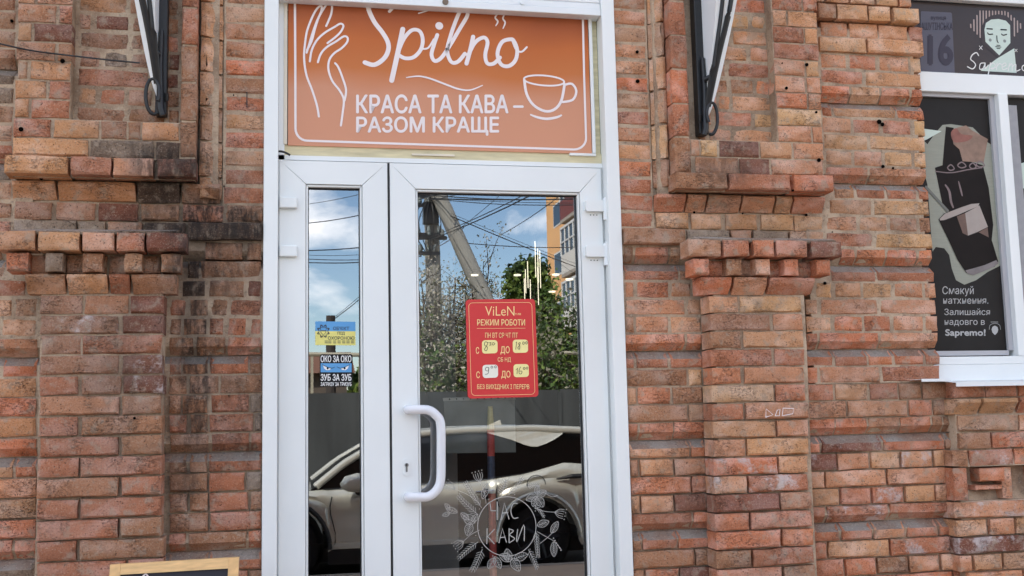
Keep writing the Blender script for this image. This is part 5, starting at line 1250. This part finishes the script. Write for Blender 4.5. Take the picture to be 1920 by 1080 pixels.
# ---- poles
conc = mat('pole_concrete', (150, 148, 140), .9, noise=.12, nscale=2, bump=.004)
rp_ = 20.0
po = thing('utility_pole', 'concrete utility pole with a slanting strut and rows of insulators', 'pole')
b0 = mir(806, 350, rp_); MB().tube([(b0.x + .12, -rp_, -.1), (b0.x, -rp_, b0.z + 1.5)], [.22, .15], 12).build('pole', conc, po, smooth=60)
s0_, s1_ = mir(822, 365, rp_ - .5), mir(1010, 790, rp_ - 1.5); dd = s1_ - s0_; s2_ = s0_ + dd * ((-.1 - s0_.z) / dd.z); s3_ = s0_ - dd.normalized() * .5
MB().tube([s3_, s2_], [.17, .22], 10).build('strut', conc, po, smooth=60)
for py, hw in ((368, .75), (385, .5), (440, .6), (446, .7), (475, .45)):
    c = mir(803, py, rp_ - .3); o_ = MB(); o_.box(c.x - hw, c.x + hw * .6, c.y - .04, c.y + .04, c.z - .04, c.z + .04); o_ = o_.build('crossarm', M_IRON, po)
    for k_ in range(4):
        xx = c.x - hw + .1 + k_ * (hw * 1.6 - .2) / 3; MB().tube([(xx, c.y, c.z), (xx, c.y, c.z + .08), (xx, c.y, c.z + .2)], [.02, .06, .04], 8).build('insulator', mat('insulator_glaze', (120, 130, 128), .3), o_)
MB().box(b0.x - .2, b0.x + .15, -rp_ + .15, -rp_ + .35, mir(803, 400, rp_).z - .3, mir(803, 400, rp_).z + .2).build('junction_box', M_IRON, po)
for k_ in range(5):
    c0, c1 = mir(800 + k_ * 3, 372, rp_ - .4), mir(796 + k_ * 5, 470, rp_ - .4); md = (c0 + c1) / 2 + Vector((-.35 + k_ * .12, .2, 0))
    MB().tube(smoothpts([c0, md, c1], 6), .012, 5).build('jumper_cable', M_RUBBER, po)
p2 = thing('utility_pole', 'small dark pole seen behind the blue and yellow sticker', 'pole')
c = mir(620, 592, 19); MB().tube([(c.x, -19, -.1), (c.x, -19, c.z)], [.13, .10], 10).build('pole', mat('dark_wood_pole', (66, 60, 56), .9), p2)
MB().box(c.x - .3, c.x + .25, -18.96, -18.9, c.z - .35, c.z - .3).build('crossarm', M_IRON, p2)
wires = [((560, 385, 18), (700, 350, 12)), ((560, 420, 18), (690, 392, 12)), ((565, 470, 20), (700, 455, 18)), ((565, 478, 20), (700, 470, 18)), ((565, 485, 20), (700, 480, 18)), ((565, 492, 22), (700, 485, 20)), ((620, 600, 19), (700, 525, 17)), ((620, 603, 19), (700, 532, 17)),
         ((806, 372, 19.6), (1090, 366, 14)), ((806, 372, 19.6), (1095, 374, 14)), ((806, 375, 19.6), (880, 350, 14)), ((845, 405, 19), (1090, 500, 26)), ((845, 400, 19), (1090, 494, 26)), ((806, 445, 19.6), (960, 370, 14)), ((806, 450, 19.6), (970, 372, 14)), ((806, 470, 19.6), (930, 366, 14)),
         ((940, 440, 22), (1030, 376, 16)), ((860, 455, 22), (1030, 460, 26)), ((806, 385, 19.6), (770, 420, 24)), ((806, 445, 19.6), (740, 450, 20)), ((806, 470, 19.6), (850, 440, 24)), ((1030, 480, 24), (1100, 520, 18)), ((805, 372, 19.6), (985, 378, 15)), ((805, 366, 19.6), (1000, 368, 15))]
for i, (a_, b_) in enumerate(wires):
    A_, B_ = mir(*a_), mir(*b_); d_ = B_ - A_; B_ = A_ + d_ * 1.6; pts = [A_ + (B_ - A_) * t / 10 - Vector((0, 0, .07 * math.sin(math.pi * t / 10))) for t in range(11)]
    m_ = MB(); m_.tube(pts, .0055 + .0035 * (i % 3), 5)
    WL = ['topmost thin wire mirrored in the narrow pane, close under its head', 'second thin wire from the top of the narrow pane', 'upper wire of the bundle crossing the cloud in the narrow pane', 'second wire of the bundle crossing the cloud in the narrow pane', 'third wire of the bundle crossing the cloud in the narrow pane', 'lowest level wire below the cloud in the narrow pane',
          'slanting wire rising right from the small dark pole', 'lower twin of the slanting wire rising from the small dark pole']
    lb_ = WL[i] if i < 8 else 'dark wire fanning out level from the head of the strutted pole' if A_.z > 6.6 else 'thin wire slanting across the sky beside the strut of the pole'
    tag(m_.build('overhead_wire', M_RUBBER), lb_, 'wire', 'overhead wires above the street')
# ---- trees
def tree(name, label, px0, px1, pyt, r, n_leaf, size, cols, sparse, zlow=None, branches=10, seed=1):
    rnd = random.Random(seed)
    A_, B_ = mir(px0, pyt, r), mir(px1, pyt, r); cx_ = (A_.x + B_.x) / 2; rx_ = abs(B_.x - A_.x) / 2; zt_ = A_.z
    zl_ = zlow if zlow is not None else .5; cz = (zt_ + zl_) / 2; rz = (zt_ - zl_) / 2
    root = thing(name, label, 'tree')
    bark = mat('bark', (84, 72, 60), .9, bump=.006)
    m_ = MB(); m_.tube(smoothpts([(cx_, -r, -.15), (cx_ + .1, -r, zl_ + .3), (cx_ - .05, -r, cz)], 4), [.16, .15, .14, .13, .12, .11, .10, .09, .07], 8); tr = m_.build('trunk', bark, root)
    lm = MB(); tips = []
    for i in range(branches):
        g = rnd.uniform(0, 6.28); e = rnd.uniform(.1, 1); s_ = Vector((cx_, -r, zl_ + (cz - zl_) * rnd.uniform(.2, 1)))
        t_ = Vector((cx_ + rx_ * .9 * math.cos(g) * math.cos(e), -r + rx_ * .8 * math.sin(g) * math.cos(e), cz + rz * rnd.uniform(-.2, .92) * (1 if e > .3 else .6)))
        md = (s_ + t_) / 2 + Vector((rnd.uniform(-.2, .2), rnd.uniform(-.2, .2), rnd.uniform(-.1, .3)))
        lm.tube([s_, md, t_], [.05, .03, .008], 5); tips += [t_, md]
        for j in range(7):
            t2 = s_.lerp(t_, rnd.uniform(.35, 1)); u = Vector((rnd.gauss(0, 1), rnd.gauss(0, 1), rnd.gauss(.5, .8))).normalized() * rnd.uniform(.35, .9)
            lm.tube([t2, t2 + u * .5 + Vector((0, 0, .04)), t2 + u], [.014, .009, .004], 4); tips += [t2 + u]
    lm.build('limbs', bark, root)
    for ci, c_ in enumerate(cols):
        v = []; f = []
        nn = n_leaf // len(cols)
        cl = []
        for i in range(60):
            g, e = rnd.uniform(0, 6.28), math.asin(rnd.uniform(-1, 1)); q_ = rnd.uniform(.45, 1) ** .5
            cl.append((Vector((cx_ + rx_ * q_ * math.cos(g) * math.cos(e), -r + rx_ * q_ * math.sin(g) * math.cos(e), cz + rz * q_ * math.sin(e))), rnd.uniform(.18, .42) * min(rx_, rz)))
        for i in range(nn):
            if sparse: c0 = rnd.choice(tips); rr = .28
            else: c0, rr = rnd.choice(cl)
            p = c0 + Vector((rnd.gauss(0, .5), rnd.gauss(0, .5), rnd.gauss(0, .5))) * rr
            a_ = Vector((rnd.gauss(0, 1), rnd.gauss(0, 1), rnd.gauss(0, 1))).normalized(); b_ = a_.cross(Vector((rnd.gauss(0, 1), rnd.gauss(0, 1), rnd.gauss(0, 1)))).normalized()
            s_ = size * rnd.uniform(.6, 1.3); k = len(v)
            v += [p - a_ * s_, p + b_ * s_ * .5, p + a_ * s_, p - b_ * s_ * .5]; f.append((k, k + 1, k + 2, k + 3))
        link('crown', v, f, mat('leaf_%d_%d_%d' % c_, c_, .7, noise=.3, nscale=1.5), root)
dg = [(78, 106, 42), (108, 128, 52), (54, 76, 34)]; bl_ = [(150, 146, 126), (112, 116, 80), (190, 182, 166)]
tree('leafy_tree', 'rounded dark green tree reflected beside the peach apartment block', 935, 1040, 462, 23, 26000, .085, dg, False, .4, 14, 3)
tree('budding_tree', 'thin budding tree reflected right behind the strut of the pole', 860, 925, 455, 22, 6000, .038, bl_, True, .5, 26, 5)
tree('budding_tree', 'low tangled budding tree reflected left of the red card', 775, 870, 500, 19, 9000, .036, bl_, True, .3, 30, 9)
tree('leafy_tree', 'low dark hedge-like tree reflected at the lower right of the glass', 1015, 1110, 560, 17, 10000, .055, dg + bl_[:1], True, .3, 34, 12)
tree('leafy_tree', 'low dark green shrub reflected left of the red card near the fence', 780, 900, 655, 15.5, 7000, .05, dg + bl_, True, .2, 26, 15)
tree('leafy_tree', 'low dark shrub reflected beneath the red card level at the right', 935, 1050, 640, 15.2, 8000, .05, dg + bl_[:1], True, .2, 26, 25)
tree('leafy_tree', 'small green tree beyond the fence beside the low shed', 655, 720, 676, 24, 5000, .09, dg, False, .3, 8, 35)
# ---- low shed far left
sd_ = thing('low_shed', 'low shed with a rusty brown roof beyond the fence, mirrored in the narrow pane', 'shed')
a_ = mir(560, 690, 24); b_ = mir(650, 690, 24)
MB().box(a_.x - 2, b_.x, -27, -24, -.1, a_.z - .1).build('wall', mat('shed_plaster', (96, 86, 78), .9), sd_)
MB().add([(a_.x - 2.2, -23.7, a_.z - .15), (b_.x + .2, -23.7, a_.z - .15), (b_.x + .2, -25.6, a_.z + .5), (a_.x - 2.2, -25.6, a_.z + .5), (b_.x + .2, -27.4, a_.z - .2), (a_.x - 2.2, -27.4, a_.z - .2)], [(0, 1, 2, 3), (3, 2, 4, 5)]).build('roof', mat('brown_roof', (120, 84, 66), .8), sd_)
# ---- apartment block
ab = thing('apartment_block', 'peach apartment block with stacked balconies mirrored at the right of the door glass', 'building')
Xa = mir(1027, 500, 60).x; peach = mat('peach_plaster', (240, 186, 128), .85, noise=.06, nscale=.3)
Ha = 18.2
MB().box(Xa, Xa + 14, -60, -36, -.1, Ha).build('walls', peach, ab)
MB().box(Xa - .4, Xa + 14.4, -60.4, -35.6, Ha, Ha + .4).build('roof', mat('roof_sheet', (0, 0, 0)), ab)
wf = mat('white_window_frame', (226, 226, 224), .5, noise=0); wg = mat('window_glass_dark', (30, 38, 46), .08, noise=0)
ox = mat('oxblood_panel', (120, 44, 38), .6); whp = mat('white_panel', (224, 220, 212), .7)
for fl in range(6):
    z0_ = 3.2 + (fl - 1) * 2.95
    for bi, (ya, yb) in enumerate(((-51.8, -46.6), (-45.2, -40.0))):
        pm = ox if fl == 4 and bi == 0 else whp
        bal = MB().box(Xa - 1.25, Xa - .002, ya, yb, z0_, z0_ + .18).build('balcony', mat('slab_concrete', (170, 160, 148), .8), ab)
        MB().box(Xa - 1.25, Xa - 1.2, ya, yb, z0_ + .18, z0_ + 1.2).build('balcony_panel', pm, bal)
        MB().box(Xa - 1.2, Xa - .002, ya, ya + .05, z0_ + .18, z0_ + 1.2).build('balcony_panel', pm, bal); MB().box(Xa - 1.2, Xa - .002, yb - .05, yb, z0_ + .18, z0_ + 1.2).build('balcony_panel', pm, bal)
        MB().box(Xa - 1.22, Xa - 1.2, ya + .05, yb - .05, z0_ + 1.21, z0_ + 2.6).build('balcony_glazing', wg, bal)
        yy = ya
        while yy <= yb + .01: MB().box(Xa - 1.27, Xa - 1.18, yy - .05, yy + .05, z0_ + 1.2, z0_ + 2.7).build('balcony_mullion', wf, bal); yy += (yb - ya) / 6
        MB().box(Xa - 1.275, Xa - 1.175, ya, yb, z0_ + 2.6, z0_ + 2.72).build('balcony_rail', wf, bal); MB().box(Xa - 1.275, Xa - 1.175, ya, yb, z0_ + 1.85, z0_ + 1.92).build('balcony_rail', wf, bal)
    o_ = MB().box(Xa - .02, Xa + .05, -58.2, -56.4, z0_ + .9, z0_ + 2.3).build('window', wf, ab); MB().box(Xa - .03, Xa - .021, -58.1, -56.5, z0_ + 1.0, z0_ + 2.2).build('pane', wg, o_)
# distant tree line
def far_trees():
    rnd = random.Random(4); v = []; f = []
    for i in range(9000):
        x_ = rnd.uniform(-45, 45); yy = -rnd.uniform(45, 55); hz = 2.6 + 1.2 * math.sin(x_ * .6) + .8 * math.sin(x_ * 1.7 + 1)
        p = Vector((x_, yy, rnd.uniform(0, 1) ** .7 * max(.8, hz))); s_ = .35
        a_ = Vector((rnd.gauss(0, 1), rnd.gauss(0, 1), rnd.gauss(0, 1))).normalized(); b_ = a_.cross(Vector((0, 1, .3))).normalized(); k = len(v)
        v += [p - a_ * s_, p + b_ * s_ * .6, p + a_ * s_, p - b_ * s_ * .6]; f.append((k, k + 1, k + 2, k + 3))
    tag(link('distant_trees', v, f, mat('far_foliage', (70, 84, 50), .9, noise=.3, nscale=.5)), kind='stuff')
far_trees()
